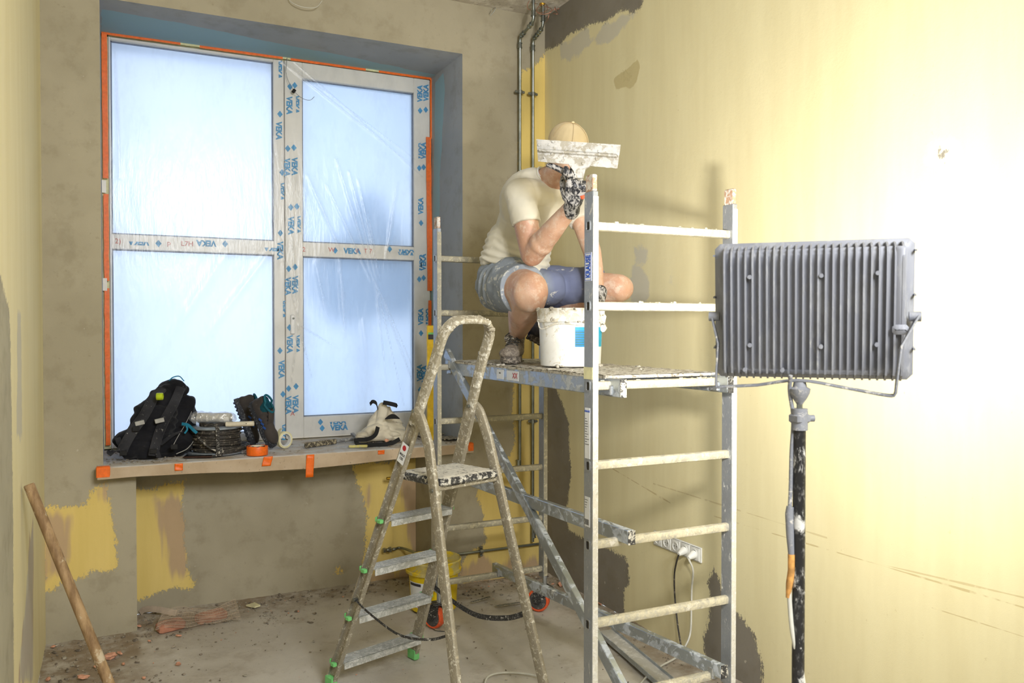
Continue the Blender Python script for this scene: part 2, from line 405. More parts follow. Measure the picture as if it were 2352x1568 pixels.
_g = _m.n('ShaderNodeNewGeometry'); _sep = _m.n('ShaderNodeSeparateXYZ', Vector=_g.outputs['Normal'])
_c = _m.mix(_m.ramp(_n, 0.3, 0.7), srgb(176, 154, 126), srgb(194, 174, 148))
_dust = _m.math('MULTIPLY', _m.ramp(_sep.outputs[2], 0.5, 0.9), _m.ramp(_m.noise(9, 6, 0.65), 0.25, 0.6))
_c = _m.mix(_dust, _c, srgb(212, 210, 206)); _c = _m.mix(_m.ramp(_m.noise(70, 5, 0.7), 0.64, 0.68), _c, srgb(132, 120, 102))
_m.set(_c, 0.85); _m.bump(_m.noise(16, 5), 0.3, 0.006); M['cover'] = _m.mat

def film_mat():
    m = NT('clear plastic film'); t = m.t
    tr = m.n('ShaderNodeBsdfTransparent', Color=(0.97, 0.98, 1, 1)); gl = m.n('ShaderNodeBsdfGlossy', Color=(1, 1, 1, 1), Roughness=0.22)
    tl = m.n('ShaderNodeBsdfTranslucent', Color=(0.92, 0.94, 1, 1)); df = m.n('ShaderNodeBsdfDiffuse', Color=(0.9, 0.9, 0.9, 1))
    a = m.n('ShaderNodeMixShader', Fac=0.2); m.l(tl.outputs[0], a.inputs[1]); m.l(df.outputs[0], a.inputs[2])
    w = m.attr('fold')  # folds mixed whiter, so their highlights sit in the material
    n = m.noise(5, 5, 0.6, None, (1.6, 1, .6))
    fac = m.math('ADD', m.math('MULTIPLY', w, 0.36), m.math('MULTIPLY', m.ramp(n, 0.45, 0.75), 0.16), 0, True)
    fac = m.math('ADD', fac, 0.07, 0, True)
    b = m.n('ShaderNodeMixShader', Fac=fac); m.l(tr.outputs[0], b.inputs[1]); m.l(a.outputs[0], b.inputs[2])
    fr = m.n('ShaderNodeFresnel', IOR=1.35)
    bp = m.n('ShaderNodeBump', Height=m.noise(16, 4, 0.6, None, (2, 1, .4)), Strength=0.4, Distance=0.01)
    m.l(bp.outputs[0], gl.inputs['Normal']); m.l(bp.outputs[0], fr.inputs['Normal'])
    c = m.n('ShaderNodeMixShader', Fac=m.math('MULTIPLY', fr.outputs[0], 0.8)); m.l(b.outputs[0], c.inputs[1]); m.l(gl.outputs[0], c.inputs[2])
    m.l(c.outputs[0], m.out.inputs[0]); return m.mat
M['film'] = film_mat()
def glass_mat(name, haze, tint, seed=0.0):
    """pane under hazy protective film: lets some view through, scatters most of the daylight"""
    m = NT(name)
    tr = m.n('ShaderNodeBsdfRefraction', Color=(0.95, 0.97, 1, 1), Roughness=0.55, IOR=1.2)
    tl = m.n('ShaderNodeBsdfTranslucent', Color=tint)
    n = m.noise(1.4, 4, 0.55); f = m.math('MULTIPLY_ADD', n, 0.3, haze - 0.15, True)
    a = m.n('ShaderNodeMixShader', Fac=f); m.l(tr.outputs[0], a.inputs[1]); m.l(tl.outputs[0], a.inputs[2])
    gl = m.n('ShaderNodeBsdfGlossy', Color=(1, 1, 1, 1), Roughness=0.4); fr = m.n('ShaderNodeFresnel', IOR=1.2)
    b = m.n('ShaderNodeMixShader', Fac=m.math('MULTIPLY', fr.outputs[0], 0.5)); m.l(a.outputs[0], b.inputs[1]); m.l(gl.outputs[0], b.inputs[2])
    m.l(b.outputs[0], m.out.inputs[0]); return m.mat
M['pane'] = glass_mat('hazy window pane', 0.62, (0.86, 0.92, 1, 1)); M['pane_b'] = glass_mat('clearer window pane', 0.5, (0.62, 0.74, 0.86, 1))
M['bag'] = None
def bag_mat():
    m = NT('thin clear bag'); tr = m.n('ShaderNodeBsdfTransparent'); gl = m.n('ShaderNodeBsdfGlossy', Color=(1, 1, 1, 1), Roughness=0.15); df = m.n('ShaderNodeBsdfDiffuse', Color=(0.9, 0.9, 0.9, 1))
    bp = m.n('ShaderNodeBump', Height=m.noise(40, 4, 0.6), Strength=0.9, Distance=0.01); m.l(bp.outputs[0], gl.inputs['Normal'])
    a = m.n('ShaderNodeMixShader', Fac=0.3); m.l(gl.outputs[0], a.inputs[1]); m.l(df.outputs[0], a.inputs[2])
    b = m.n('ShaderNodeMixShader', Fac=0.38); m.l(tr.outputs[0], b.inputs[1]); m.l(a.outputs[0], b.inputs[2]); m.l(b.outputs[0], m.out.inputs[0]); return m.mat
M['bag'] = bag_mat()
# ------------------------------------------------------------------ walls with plaster patches
def px_poly(pts, ax, val):
    i, j = [k for k in range(3) if k != 'XYZ'.index(ax)]
    out = []
    for p in pts:
        q = P(p[0], p[1], ax, val); out.append((q[i], q[j]))
    return out
def sdf(pts2, poly):
    """signed distance (inside positive) of many points to a polygon"""
    pts = np.array(pts2); A = np.array(poly); B = np.roll(A, -1, axis=0)
    d2 = np.full(len(pts), 1e9); ins = np.zeros(len(pts), bool)
    for a, b in zip(A, B):
        e = b - a; w = pts - a; t = np.clip((w @ e) / (e @ e + 1e-12), 0, 1); d = w - t[:, None] * e
        d2 = np.minimum(d2, (d * d).sum(1))
        c = (a[1] > pts[:, 1]) != (b[1] > pts[:, 1])
        xi = (b[0] - a[0]) * (pts[:, 1] - a[1]) / (b[1] - a[1] + 1e-12) + a[0]
        ins ^= c & (pts[:, 0] < xi)
    d = np.sqrt(d2); return np.where(ins, d, -d)
class Panels:
    """wall panels gridded finely enough to carry the outlines of plaster patches as distance fields"""
    def __init__(s): s.v = []; s.f = []; s.att = {}
    def panel(s, o, u, v, step, layers, skip=None, warp=0.0):
        o, u, v = Vector(o), Vector(u), Vector(v); nu = max(1, round(u.length / step)); nv = max(1, round(v.length / step))
        b = len(s.v); pts = [o + u * (i / nu) + v * (j / nv) for j in range(nv + 1) for i in range(nu + 1)]
        s.v += pts
        for j in range(nv):
            for i in range(nu):
                c = o + u * ((i + .5) / nu) + v * ((j + .5) / nv)
                if skip and skip(c): continue
                s.f.append((b + j * (nu + 1) + i, b + j * (nu + 1) + i + 1, b + (j + 1) * (nu + 1) + i + 1, b + (j + 1) * (nu + 1) + i))
        n = u.cross(v); k = [abs(n.x), abs(n.y), abs(n.z)]; k = k.index(max(k)); ij = [q for q in range(3) if q != k]
        p2 = [(p[ij[0]], p[ij[1]]) for p in pts]
        for name in ('grey', 'pale', 'yellow', 'pink', 'blue'):
            L = layers.get(name, -1.0); arr = s.att.setdefault(name, [])
            if isinstance(L, (int, float)): arr += [float(L)] * len(pts)
            else:
                d = np.full(len(pts), -1.0)
                for poly in L: d = np.maximum(d, sdf(p2, poly))
                arr += d.tolist()
    def build(s, name, mat):
        me = bpy.data.meshes.new(name); me.from_pydata([tuple(p) for p in s.v], [], s.f)
        for k, a in s.att.items():
            at = me.attributes.new(k, 'FLOAT', 'POINT'); at.data.foreach_set('value', a)
        me.materials.append(mat); o = bpy.data.objects.new(name, me); link(o); ORG[o.name] = Vector(); o['kind'] = 'structure'; return o
def wall_mat(name, grey1, grey2, yel1, yel2, blue=srgb(172, 206, 218)):
    m = NT(name)
    big = m.noise(1.6, 3, 0.6); mid = m.noise(8, 5, 0.65); fine = m.noise(40, 5, 0.7); micro = m.noise(260, 2, 0.6)
    strk = m.noise(9, 3, 0.6, None, (1, 1, .12)); rag = m.noise(75, 5, 0.8, None, (1, 1, .55))
    edge = m.math('ADD', m.math('MULTIPLY', m.math('SUBTRACT', rag, 0.5), 0.12), m.math('MULTIPLY', m.math('SUBTRACT', mid, 0.5), 0.06))
    soft = m.math('MULTIPLY', m.math('SUBTRACT', mid, 0.5), 0.14)
    def msk(a, e=edge, w=0.003): return m.ramp(m.math('ADD', m.attr(a), e), -w, w)
    y = m.mix(m.ramp(strk, 0.3, 0.7), yel1, yel2)
    y = m.mix(m.math('MULTIPLY', m.ramp(fine, 0.66, 0.72), 0.22), y, srgb(176, 150, 88))
    g = m.mix(m.ramp(big, 0.35, 0.62), grey1, grey2)
    g = m.mix(m.math('MULTIPLY', m.ramp(mid, 0.48, 0.7), 0.22), g, srgb(116, 104, 78))
    g = m.mix(m.math('MULTIPLY', m.ramp(fine, 0.62, 0.78), 0.35), g, srgb(104, 96, 76))
    g = m.mix(m.math('MULTIPLY', m.ramp(m.noise(30, 2, 0.5), 0.74, 0.78), 0.8), g, srgb(190, 182, 164))
    pk = m.mix(mid, srgb(188, 158, 138), srgb(172, 146, 128))
    pinkf = m.math('MULTIPLY', m.ramp(m.math('ADD', m.attr('pink'), m.math('MULTIPLY', m.math('SUBTRACT', strk, 0.5), 0.35)), -0.02, 0.03), 0.75)
    c = y
    c = m.mix(pinkf, c, pk)
    c = m.mix(m.math('MULTIPLY', msk('pale', soft, 0.012), 0.7), c, srgb(204, 200, 188))
    gm = m.math('MULTIPLY', msk('grey'), m.math('SUBTRACT', 1.0, msk('yellow')))
    c = m.mix(gm, c, g)
    c = m.mix(msk('blue', m.math('MULTIPLY', soft, 0.35), 0.004), c, blue)
    m.set(c, m.math('MULTIPLY_ADD', gm, 0.1, 0.82)); m.b.inputs['Specular IOR Level'].default_value = 0.12
    h = m.math('ADD', m.math('MULTIPLY', gm, 1.2), m.math('ADD', m.math('MULTIPLY', mid, 0.8), m.math('ADD', m.math('MULTIPLY', fine, 0.35), m.math('MULTIPLY', micro, 0.22))))
    m.bump(h, 0.45, 0.004); return m.mat
M['wall_back'] = wall_mat('window wall plaster', srgb(178, 169, 146), srgb(166, 157, 134), srgb(224, 198, 118), srgb(232, 206, 128))
M['wall_right'] = wall_mat('yellow wall with filler', srgb(146, 140, 128), srgb(136, 130, 118), srgb(229, 218, 174), srgb(235, 225, 182), srgb(210, 196, 148))
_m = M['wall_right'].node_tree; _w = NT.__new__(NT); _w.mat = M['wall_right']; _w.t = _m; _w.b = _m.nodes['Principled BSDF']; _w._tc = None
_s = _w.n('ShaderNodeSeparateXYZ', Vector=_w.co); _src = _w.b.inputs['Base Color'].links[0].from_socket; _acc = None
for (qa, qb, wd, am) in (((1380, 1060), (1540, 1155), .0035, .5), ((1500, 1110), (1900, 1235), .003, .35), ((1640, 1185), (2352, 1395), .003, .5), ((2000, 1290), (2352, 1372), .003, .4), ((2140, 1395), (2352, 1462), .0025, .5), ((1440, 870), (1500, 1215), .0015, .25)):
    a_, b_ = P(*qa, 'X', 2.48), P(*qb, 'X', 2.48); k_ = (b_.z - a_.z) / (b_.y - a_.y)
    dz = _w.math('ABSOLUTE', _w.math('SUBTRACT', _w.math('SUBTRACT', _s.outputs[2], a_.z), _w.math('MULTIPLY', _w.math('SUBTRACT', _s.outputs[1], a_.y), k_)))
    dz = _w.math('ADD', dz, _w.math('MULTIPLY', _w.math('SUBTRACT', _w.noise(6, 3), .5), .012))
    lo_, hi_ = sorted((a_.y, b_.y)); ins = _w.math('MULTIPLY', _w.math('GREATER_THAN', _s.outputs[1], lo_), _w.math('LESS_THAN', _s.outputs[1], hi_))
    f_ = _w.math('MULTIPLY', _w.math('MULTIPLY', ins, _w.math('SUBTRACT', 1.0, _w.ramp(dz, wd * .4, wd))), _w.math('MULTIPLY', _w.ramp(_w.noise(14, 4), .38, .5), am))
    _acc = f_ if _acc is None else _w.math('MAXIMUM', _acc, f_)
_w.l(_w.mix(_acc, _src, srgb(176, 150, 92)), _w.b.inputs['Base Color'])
M['wall_left'] = wall_mat('left wall', srgb(186, 180, 158), srgb(176, 170, 150), srgb(238, 226, 180), srgb(243, 232, 190))
M['wall_plain'] = wall_mat('bare wall', srgb(190, 186, 176), srgb(200, 196, 186), srgb(196, 192, 180), srgb(206, 202, 190))
M['reveal'] = wall_mat('daylight tinted reveal render', srgb(190, 194, 198), srgb(178, 183, 188), srgb(200, 190, 150), srgb(200, 190, 150))  # pale bluish grey carries the window's light in its colour

XL, XR, YF, ZC = -0.30, 2.48, 4.64, 3.515      # left wall, right wall, face of the window wall, ceiling
WX0, WX1, WZ1, YW = -0.040, 1.917, 3.208, 5.19   # window reveal and window plane
NX0, NX1, NY, SZ = 0.11, 1.713, 4.92, 0.82       # niche under the sill
face_yellow = [px_poly([(1196, 152), (1206, 162), (1222, 150), (1240, 138), (1262, 112), (1275, 700), (1275, 1320), (1060, 1340), (1060, 1291), (1081, 1267), (1120, 1246), (1113, 1219), (1111, 1178), (1099, 1154), (1093, 1127), (1149, 1061), (1175, 1044), (1182, 1001), (1182, 975), (1176, 944), (1180, 872), (1184, 700), (1188, 500), (1194, 300)], 'Y', YF),
               px_poly([(100, 1160), (196, 1163), (203, 1139), (214, 1112), (243, 1109), (252, 1145), (259, 1203), (268, 1246), (270, 1308), (232, 1308), (203, 1312), (192, 1328), (145, 1337), (120, 1355), (100, 1365)], 'Y', YF)]
face_pink = [px_poly([(100, 1180), (160, 1190), (170, 1290), (100, 1340)], 'Y', YF), px_poly([(205, 1105), (246, 1105), (252, 1150), (205, 1160)], 'Y', YF), px_poly([(1000, 1295), (1275, 1280), (1275, 1330), (1000, 1345)], 'Y', YF)]
niche_yellow = [px_poly([(300, 1118), (340, 1123), (398, 1109), (427, 1101), (417, 1156), (422, 1217), (429, 1308), (446, 1340), (435, 1355), (399, 1348), (344, 1373), (300, 1383)], 'Y', NY),
                px_poly([(812, 1068), (1010, 1045), (1010, 1330), (833, 1336), (828, 1306), (839, 1267), (836, 1240), (845, 1190), (839, 1160), (819, 1100)], 'Y', NY),
                px_poly([(768, 1316), (778, 1300), (788, 1318)], 'Y', NY)]
niche_pink = [px_poly([(345, 1130), (385, 1140), (430, 1170), (440, 1330), (395, 1290), (360, 1200)], 'Y', NY), px_poly([(835, 1110), (850, 1115), (852, 1150), (838, 1160)], 'Y', NY),
              px_poly([(900, 1090), (985, 1070), (985, 1300), (930, 1250)], 'Y', NY), px_poly([(820, 1320), (1000, 1290), (1000, 1345), (820, 1345)], 'Y', NY)]
wb = Panels()
def hole(c): return (WX0 < c.x < WX1 and SZ < c.z < WZ1) or (NX0 < c.x < NX1 and c.z < SZ)
# face built in strips so that the opening's edges are exact
L = dict(grey=1.0, yellow=face_yellow, pink=face_pink)
def strip(x0, x1, z0, z1, y=YF, lay=L): wb.panel((x0, y, z0), (x1 - x0, 0, 0), (0, 0, z1 - z0), 0.025, lay)
strip(XL, WX0, SZ, ZC); strip(WX1, XR, SZ, ZC); strip(WX0, WX1, WZ1, ZC)
strip(XL, NX0, 0, SZ); strip(NX1, XR, 0, SZ)
Ln = dict(grey=1.0, yellow=niche_yellow, pink=niche_pink)
strip(NX0, NX1, 0, SZ, NY, Ln)
Lg = dict(grey=1.0)
wb.panel((NX0, YF, 0), (0, NY - YF, 0), (0, 0, SZ), 0.05, Lg); wb.panel((NX1, YF, 0), (0, NY - YF, 0), (0, 0, SZ), 0.05, Lg)
wb.panel((NX0, YF, SZ - .005), (NX1 - NX0, 0, 0), (0, NY - YF, 0), 0.1, Lg)
wb.build('wall_back', M['wall_back'])
# reveals of the window opening (grey render tinted for the window light, with a strip of blue primer by the frame)
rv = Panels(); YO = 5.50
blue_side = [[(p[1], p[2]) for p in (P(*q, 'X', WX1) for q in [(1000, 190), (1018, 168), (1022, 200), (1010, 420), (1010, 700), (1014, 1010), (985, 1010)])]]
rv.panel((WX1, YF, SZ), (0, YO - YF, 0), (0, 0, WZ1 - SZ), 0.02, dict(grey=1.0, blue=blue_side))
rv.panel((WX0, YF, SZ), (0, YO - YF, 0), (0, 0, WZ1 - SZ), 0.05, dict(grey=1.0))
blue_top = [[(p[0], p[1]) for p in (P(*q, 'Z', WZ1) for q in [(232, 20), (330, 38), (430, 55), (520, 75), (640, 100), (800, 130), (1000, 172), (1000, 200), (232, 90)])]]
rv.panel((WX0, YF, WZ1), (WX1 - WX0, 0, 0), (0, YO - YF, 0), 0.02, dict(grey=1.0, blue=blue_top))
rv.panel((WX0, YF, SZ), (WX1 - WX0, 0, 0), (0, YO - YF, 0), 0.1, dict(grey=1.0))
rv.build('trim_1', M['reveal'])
# right wall
rg = [[(1230, -120), (1480, -120), (1476, 0), (1470, 18), (1450, 34), (1428, 22), (1400, 44), (1357, 58), (1329, 69), (1311, 79), (1297, 89), (1286, 101), (1275, 106), (1261, 111), (1253, 118), (1230, 118)],
      [(1235, 880), (1275, 880), (1289, 924), (1307, 973), (1308, 1030), (1312, 1087), (1305, 1148), (1299, 1186), (1307, 1219), (1340, 1236), (1375, 1246), (1411, 1267), (1435, 1279), (1444, 1297), (1438, 1309), (1447, 1339), (1435, 1354), (1433, 1404), (1448, 1440), (1235, 1440)],
      [(1627, 1336), (1635, 1324), (1641, 1305), (1650, 1327), (1659, 1354), (1692, 1407), (1707, 1422), (1727, 1449), (1739, 1488), (1748, 1512), (1752, 1600), (1690, 1600), (1620, 1515), (1617, 1458), (1629, 1428), (1633, 1375)],
      [(1429, 168), (1437, 165), (1450, 174), (1449, 179), (1432, 182)], [(2157, 348), (2172, 349), (2165, 366)]]
rp = [[(1288, 104), (1352, 62), (1358, 84), (1416, 40), (1462, 22), (1462, 34), (1420, 74), (1400, 92), (1360, 100), (1340, 122), (1310, 140), (1290, 142)],
      [(1452, 612), (1470, 606), (1492, 652), (1492, 682), (1476, 706), (1452, 702), (1445, 650)], [(2145, 316), (2180, 308), (2202, 330), (2214, 390), (2166, 394), (2134, 373)],
      [(1456, 568), (1485, 570), (1482, 606), (1460, 606)],
      [(1534, 650), (1540, 634), (1551, 645), (1548, 656)]]
rk = [[(1408, 182), (1464, 140), (1470, 158), (1462, 188), (1447, 206), (1430, 200), (1416, 204)]]
wr = Panels()
wr.panel((XR, 1.0, 0), (0, YF - 1.0, 0), (0, 0, ZC), 0.017, dict(grey=[px_poly(q, 'X', XR) for q in rg], pale=[px_poly(q, 'X', XR) for q in rp], blue=[px_poly(q, 'X', XR) for q in rk]))
wr.panel((XR, -2.2, 0), (0, 3.2, 0), (0, 0, ZC), 0.2, {})
wr.build('wall_right', M['wall_right'])
wl = Panels()
lg = [[(-160, 600), (2, 640), (22, 720), (26, 900), (30, 1200), (32, 1660), (-160, 2200)]]
lp = [[(40, 700), (48, 720), (50, 1000), (38, 1000)], [(70, 1230), (76, 1200), (76, 1560), (44, 1560)]]
wl.panel((XL, 2.2, 0), (0, YF - 2.2, 0), (0, 0, ZC), 0.025, dict(grey=[px_poly(q, 'X', XL) for q in lg], pale=[px_poly(q, 'X', XL) for q in lp], pink=[px_poly(lp[1], 'X', XL)]))
wl.build('wall_left', M['wall_left'])
wl = Panels(); wl.panel((XL, 2.2, 0), (-1.6, 0, 0), (0, 0, ZC), 0.2, {})
wl.panel((-1.9, -2.2, 0), (0, 4.4, 0), (0, 0, ZC), 0.3, {})
wl.build('wall_side', M['wall_plain'])
wf = Panels(); wf.panel((-1.9, -2.2, 0), (4.38, 0, 0), (0, 0, ZC), 0.3, {}); wf.build('wall_front', M['wall_plain'])

_q = Vector((-0.12, 0.8, -0.42)).to_track_quat('-Z', 'Y').to_matrix(); _fx = MB().box(Vector((1.0, -1.1, 3.0)) - Vector((-0.12, 0.8, -0.42)).normalized() * .05, (1.24, .94, .06), _q, .01).build('fill_lamp_housing', M['white_plastic'], None, 30); _fx['kind'] = 'structure'   # housing made up for the added, unseen fill lamp
# floor: screed, uneven, dirty
def floor_mat():
    m = NT('dirty screed'); big = m.noise(1.3, 5, 0.6); mid = m.noise(5, 7, 0.7); fine = m.noise(34, 6, 0.7); sp = m.noise(95, 3, 0.6)
    c = m.mix(m.ramp(big, 0.35, 0.65), srgb(206, 200, 188), srgb(188, 181, 168))
    c = m.mix(m.math('MULTIPLY', m.ramp(mid, 0.52, 0.66), 0.4), c, srgb(160, 148, 130))
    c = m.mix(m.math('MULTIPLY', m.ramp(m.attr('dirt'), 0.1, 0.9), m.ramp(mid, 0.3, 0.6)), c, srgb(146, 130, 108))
    c = m.mix(m.math('MULTIPLY', m.ramp(fine, 0.6, 0.72), 0.4), c, srgb(140, 128, 112))
    c = m.mix(m.math('MULTIPLY', m.ramp(sp, 0.7, 0.76), 0.7), c, srgb(206, 202, 192))
    m.set(c, 0.88); m.b.inputs['Specular IOR Level'].default_value = 0.2
    m.bump(m.math('ADD', mid, m.math('MULTIPLY', fine, 0.5)), 0.5, 0.008); return m.mat
M['floor'] = floor_mat()
def floor_h(x, y):
    e = min(abs(x - XR), abs(y - (NY if NX0 < x < NX1 else YF)), abs(x - XL))
    return 0.005 * noise.fractal(Vector((x * 3, y * 3, 0)), 1, 2, 4) + 0.012 * max(0, 1 - e / 0.12) * (0.5 + 0.5 * noise.noise(Vector((x * 25, y * 25, 3))))
nx, ny = 175, 290; x0, x1, y0, y1 = -1.9, XR, -2.2, NY
vs = []; dirt = []
for j in range(ny + 1):
    for i in range(nx + 1):
        x = x0 + (x1 - x0) * i / nx; y = y0 + (y1 - y0) * j / ny
        vs.append((x, y, floor_h(x, y) - 0.004))
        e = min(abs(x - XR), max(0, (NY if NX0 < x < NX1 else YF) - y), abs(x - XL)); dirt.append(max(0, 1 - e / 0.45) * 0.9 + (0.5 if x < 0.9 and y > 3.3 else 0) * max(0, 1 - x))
me = bpy.data.meshes.new('floor'); me.from_pydata(vs, [], [(j * (nx + 1) + i, j * (nx + 1) + i + 1, (j + 1) * (nx + 1) + i + 1, (j + 1) * (nx + 1) + i) for j in range(ny) for i in range(nx)])
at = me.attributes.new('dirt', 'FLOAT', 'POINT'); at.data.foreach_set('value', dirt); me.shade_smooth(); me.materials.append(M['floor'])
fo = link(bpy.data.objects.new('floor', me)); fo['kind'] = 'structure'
# ceiling: grey at the walls, bare concrete where the plaster has come off
def ceil_mat():
    m = NT('ceiling'); mid = m.noise(7, 7, 0.65); fine = m.noise(40, 6, 0.7)
    c = m.mix(m.ramp(mid, 0.4, 0.55), srgb(236, 230, 218), srgb(206, 198, 184)); c = m.mix(m.math('MULTIPLY', m.ramp(fine, 0.6, 0.66), 0.5), c, srgb(130, 118, 100))
    m.set(c, 0.95); m.bump(m.math('ADD', m.math('MULTIPLY', mid, 2.0), fine), 0.7, 0.02); return m.mat
cl = MB().bbox((-1.9, -2.2, ZC), (XR, YF, ZC + 0.06)); co = cl.build('ceiling', ceil_mat(), None, 0); co['kind'] = 'structure'

# ------------------------------------------------------------------ window
win = thing('window_1', (0.935, YW, 0.88), None, None); win['kind'] = 'structure'
def frame_bar(x0, x1, z0, z1, name='frame', y0=YW, y1=YW + 0.07, mat='pvc', bev=0.004):
    return MB().bbox((x0, y0, z0), (x1, y1, z1), bev).build(name, M[mat], win)
# left fixed light: stiles, rails, transom (front at YW)
F0, FM, F1, ZB, ZT = -0.003, 0.966, 1.906, 0.872, 3.194
frame_bar(F0, 0.008 - .0, ZB, ZT, 'outer_stile', YW, YW + .08, 'pvc_side'); frame_bar(0.9, FM - .002, ZB, ZT, 'mullion'); frame_bar(0.008, 0.9, 3.175, ZT, 'head_rail'); frame_bar(0.008, 0.9, ZB, 0.925, 'bottom_rail'); frame_bar(0.008, 0.9, 2.003, 2.09, 'transom')
# right sash, standing a little proud
YS = YW - 0.014
frame_bar(FM, 1.072, ZB, ZT, 'sash_stile', YS, YW + .07); frame_bar(1.795, F1, ZB, ZT, 'sash_stile', YS, YW + .07)
frame_bar(1.072, 1.795, 3.094, ZT, 'sash_rail', YS, YW + .07); frame_bar(1.072, 1.795, ZB, 1.006, 'sash_rail', YS, YW + .07); frame_bar(1.072, 1.795, 2.0, 2.09, 'transom', YS, YW + .07)
for (x0, x1, z0, z1, yy) in ((0.008, 0.9, 2.09, 3.175, YW), (0.008, 0.9, 0.925, 2.003, YW), (1.072, 1.795, 2.09, 3.094, YS), (1.072, 1.795, 1.006, 2.0, YS)):
    pn = MB().bbox((x0, yy + .03, z0), (x1, yy + .034, z1)).build('pane', M['pane' if x0 < 1 else 'pane_b'], win, 0)
    g = MB()
    for a, b in (((x0, z0), (x0 + .007, z1)), ((x1 - .007, z0), (x1, z1)), ((x0, z0), (x1, z0 + .006)), ((x0, z1 - .006), (x1, z1))):
        g.bbox((a[0], yy + .018, a[1]), (b[0], yy + .03, b[1]))
    g.build('gasket', M['gasket'], win, 0)
for a, b in (((WX0 - .05, ZB - .06), (F0, WZ1 + .05)), ((F1, ZB - .06), (WX1 + .05, WZ1 + .05)), ((WX0, ZT), (WX1, WZ1 + .05)), ((WX0, ZB - .08), (WX1, ZB))):
    MB().bbox((a[0], YW + .012, a[1]), (b[0], YW + .075, b[1])).build('gap_bar', M['pale_tape'], win, 0)  # bars added to close the frame gap against leaking daylight
# printed protective film: lettering and diamonds
def text_mesh(txt, size, ext=0.0004, bold=0.0):
    c = bpy.data.curves.new('t', 'FONT'); c.body = txt; c.size = size; c.extrude = ext; c.offset = bold; c.align_x = 'CENTER'; c.align_y = 'CENTER'; c.resolution_u = 3
    o = bpy.data.objects.new('t', c); link(o); dg = bpy.context.evaluated_depsgraph_get()
    me = bpy.data.meshes.new_from_object(o.evaluated_get(dg)); bpy.data.objects.remove(o); me.materials.clear(); me.name = 'lettering'; return me
def put_mesh(name, me, mat, parent, loc, basis):
    """basis = 3x3 with text right, text up, outward normal as columns"""
    m2 = me.copy(); m2.transform(Matrix.Translation(Vector(loc) - ORG[parent.name]) @ basis.to_4x4()); m2.materials.append(mat)
    o = bpy.data.objects.new(name, m2); link(o); o.parent = parent; ORG[o.name] = ORG[parent.name]; return o
def basis(right, up):
    r = Vector(right).normalized(); u = Vector(up).normalized(); n = r.cross(u); return Matrix((r, u, n)).transposed()
B_UP = basis((1, 0, 0), (0, 0, 1)); B_DN = basis((0, 0, -1), (1, 0, 0)); B_RISE = basis((0, 0, 1), (-1, 0, 0)); B_FLIP = basis((-1, 0, 0), (0, 0, -1))
veka = text_mesh('VEKA', 0.047, 0.0003, 0.0022); 
veka.transform(Matrix.Diagonal((0.94, 1.0, 1, 1)))
def half(me, keep_up=True):
    bm = bmesh.new(); bm.from_mesh(me); bmesh.ops.bisect_plane(bm, geom=bm.verts[:] + bm.edges[:] + bm.faces[:], plane_co=(0, 0.0, 0), plane_no=(0, 1, 0), clear_outer=not keep_up, clear_inner=keep_up)
    m2 = bpy.data.meshes.new('lettering'); bm.to_mesh(m2); bm.free(); return m2
veka_half = half(veka, True); veka_low = half(veka, False)
dia = MB()
dia.prism([(0, -.021, 0), (.0165, 0, 0), (0, .021, 0), (-.0165, 0, 0)], (0, 0, .0004))
dme = bpy.data.meshes.new('diamond'); dme.from_pydata([tuple(p) for p in dia.v], [], dia.f)
def wpt(px, py, off=0.0): return P(px, py, 'Y', YS - 0.0012 if px > 650 else YW - 0.0012)
for (px, py, B, me) in [(640, 300, B_DN, veka), (640, 160, B_DN, veka_half), (645, 440, B_DN, veka_half), (643, 575, B_DN, veka), (650, 710, B_DN, veka_half), (646, 848, B_DN, veka), (648, 995, B_DN, veka_half),
                        (664, 242, B_DN, veka), (680, 240, B_DN, veka_half), (659, 384, B_DN, veka), (676, 382, B_DN, veka), (668, 518, B_DN, veka), (683, 516, B_DN, veka_half), (661, 657, B_DN, veka), (677, 654, B_DN, veka), (665, 790, B_DN, veka), (681, 790, B_DN, veka_half), (662, 930, B_DN, veka), (678, 928, B_DN, veka),
                        (965, 215, B_RISE, veka), (979, 213, B_RISE, veka), (961, 347, B_RISE, veka_low), (973, 346, B_RISE, veka), (967, 473, B_RISE, veka), (963, 604, B_RISE, veka_low), (973, 602, B_RISE, veka), (967, 727, B_RISE, veka), (978, 728, B_RISE, veka_low), (964, 856, B_RISE, veka), (975, 858, B_RISE, veka),
                        (809, 577, B_UP, veka), (932, 573, B_UP, veka_low), (933, 586, B_UP, veka_half), (775, 968, B_UP, veka_low), (779, 982, B_UP, veka),
                        (318, 555, B_FLIP, veka_half), (474, 558, B_FLIP, veka), (627, 569, B_FLIP, veka_half)]:
    put_mesh('lettering', me, M['veka'], win, wpt(px, py), B)
for (px, py) in [(643, 262), (648, 396), (644, 535), (643, 805), (650, 905), (666, 199), (677, 196), (661, 341), (675, 339), (668, 476), (682, 474), (663, 617), (678, 613), (665, 752), (663, 892), (680, 887),
                 (965, 254), (978, 252), (963, 386), (973, 384), (967, 512), (963, 641), (973, 638), (967, 765), (965, 895), (770, 575), (895, 572), (736, 969), (740, 983), (517, 560), (364, 559)]:
    put_mesh('diamond', dme, M['veka'], win, wpt(px, py), B_UP)
for (px, py, t) in [(388, 558, 'p'), (430, 560, 'L7H'), (271, 554, '2)'), (698, 573, '2'), (762, 574, 'W'), (820, 577, 'V'), (845, 577, 'T 7'), (672, 950, 'A')]:
    put_mesh('handwriting', text_mesh(t, 0.04, 0.0002), M['marker'], win, wpt(px, py) - Vector((0, .0006, 0)), B_UP)
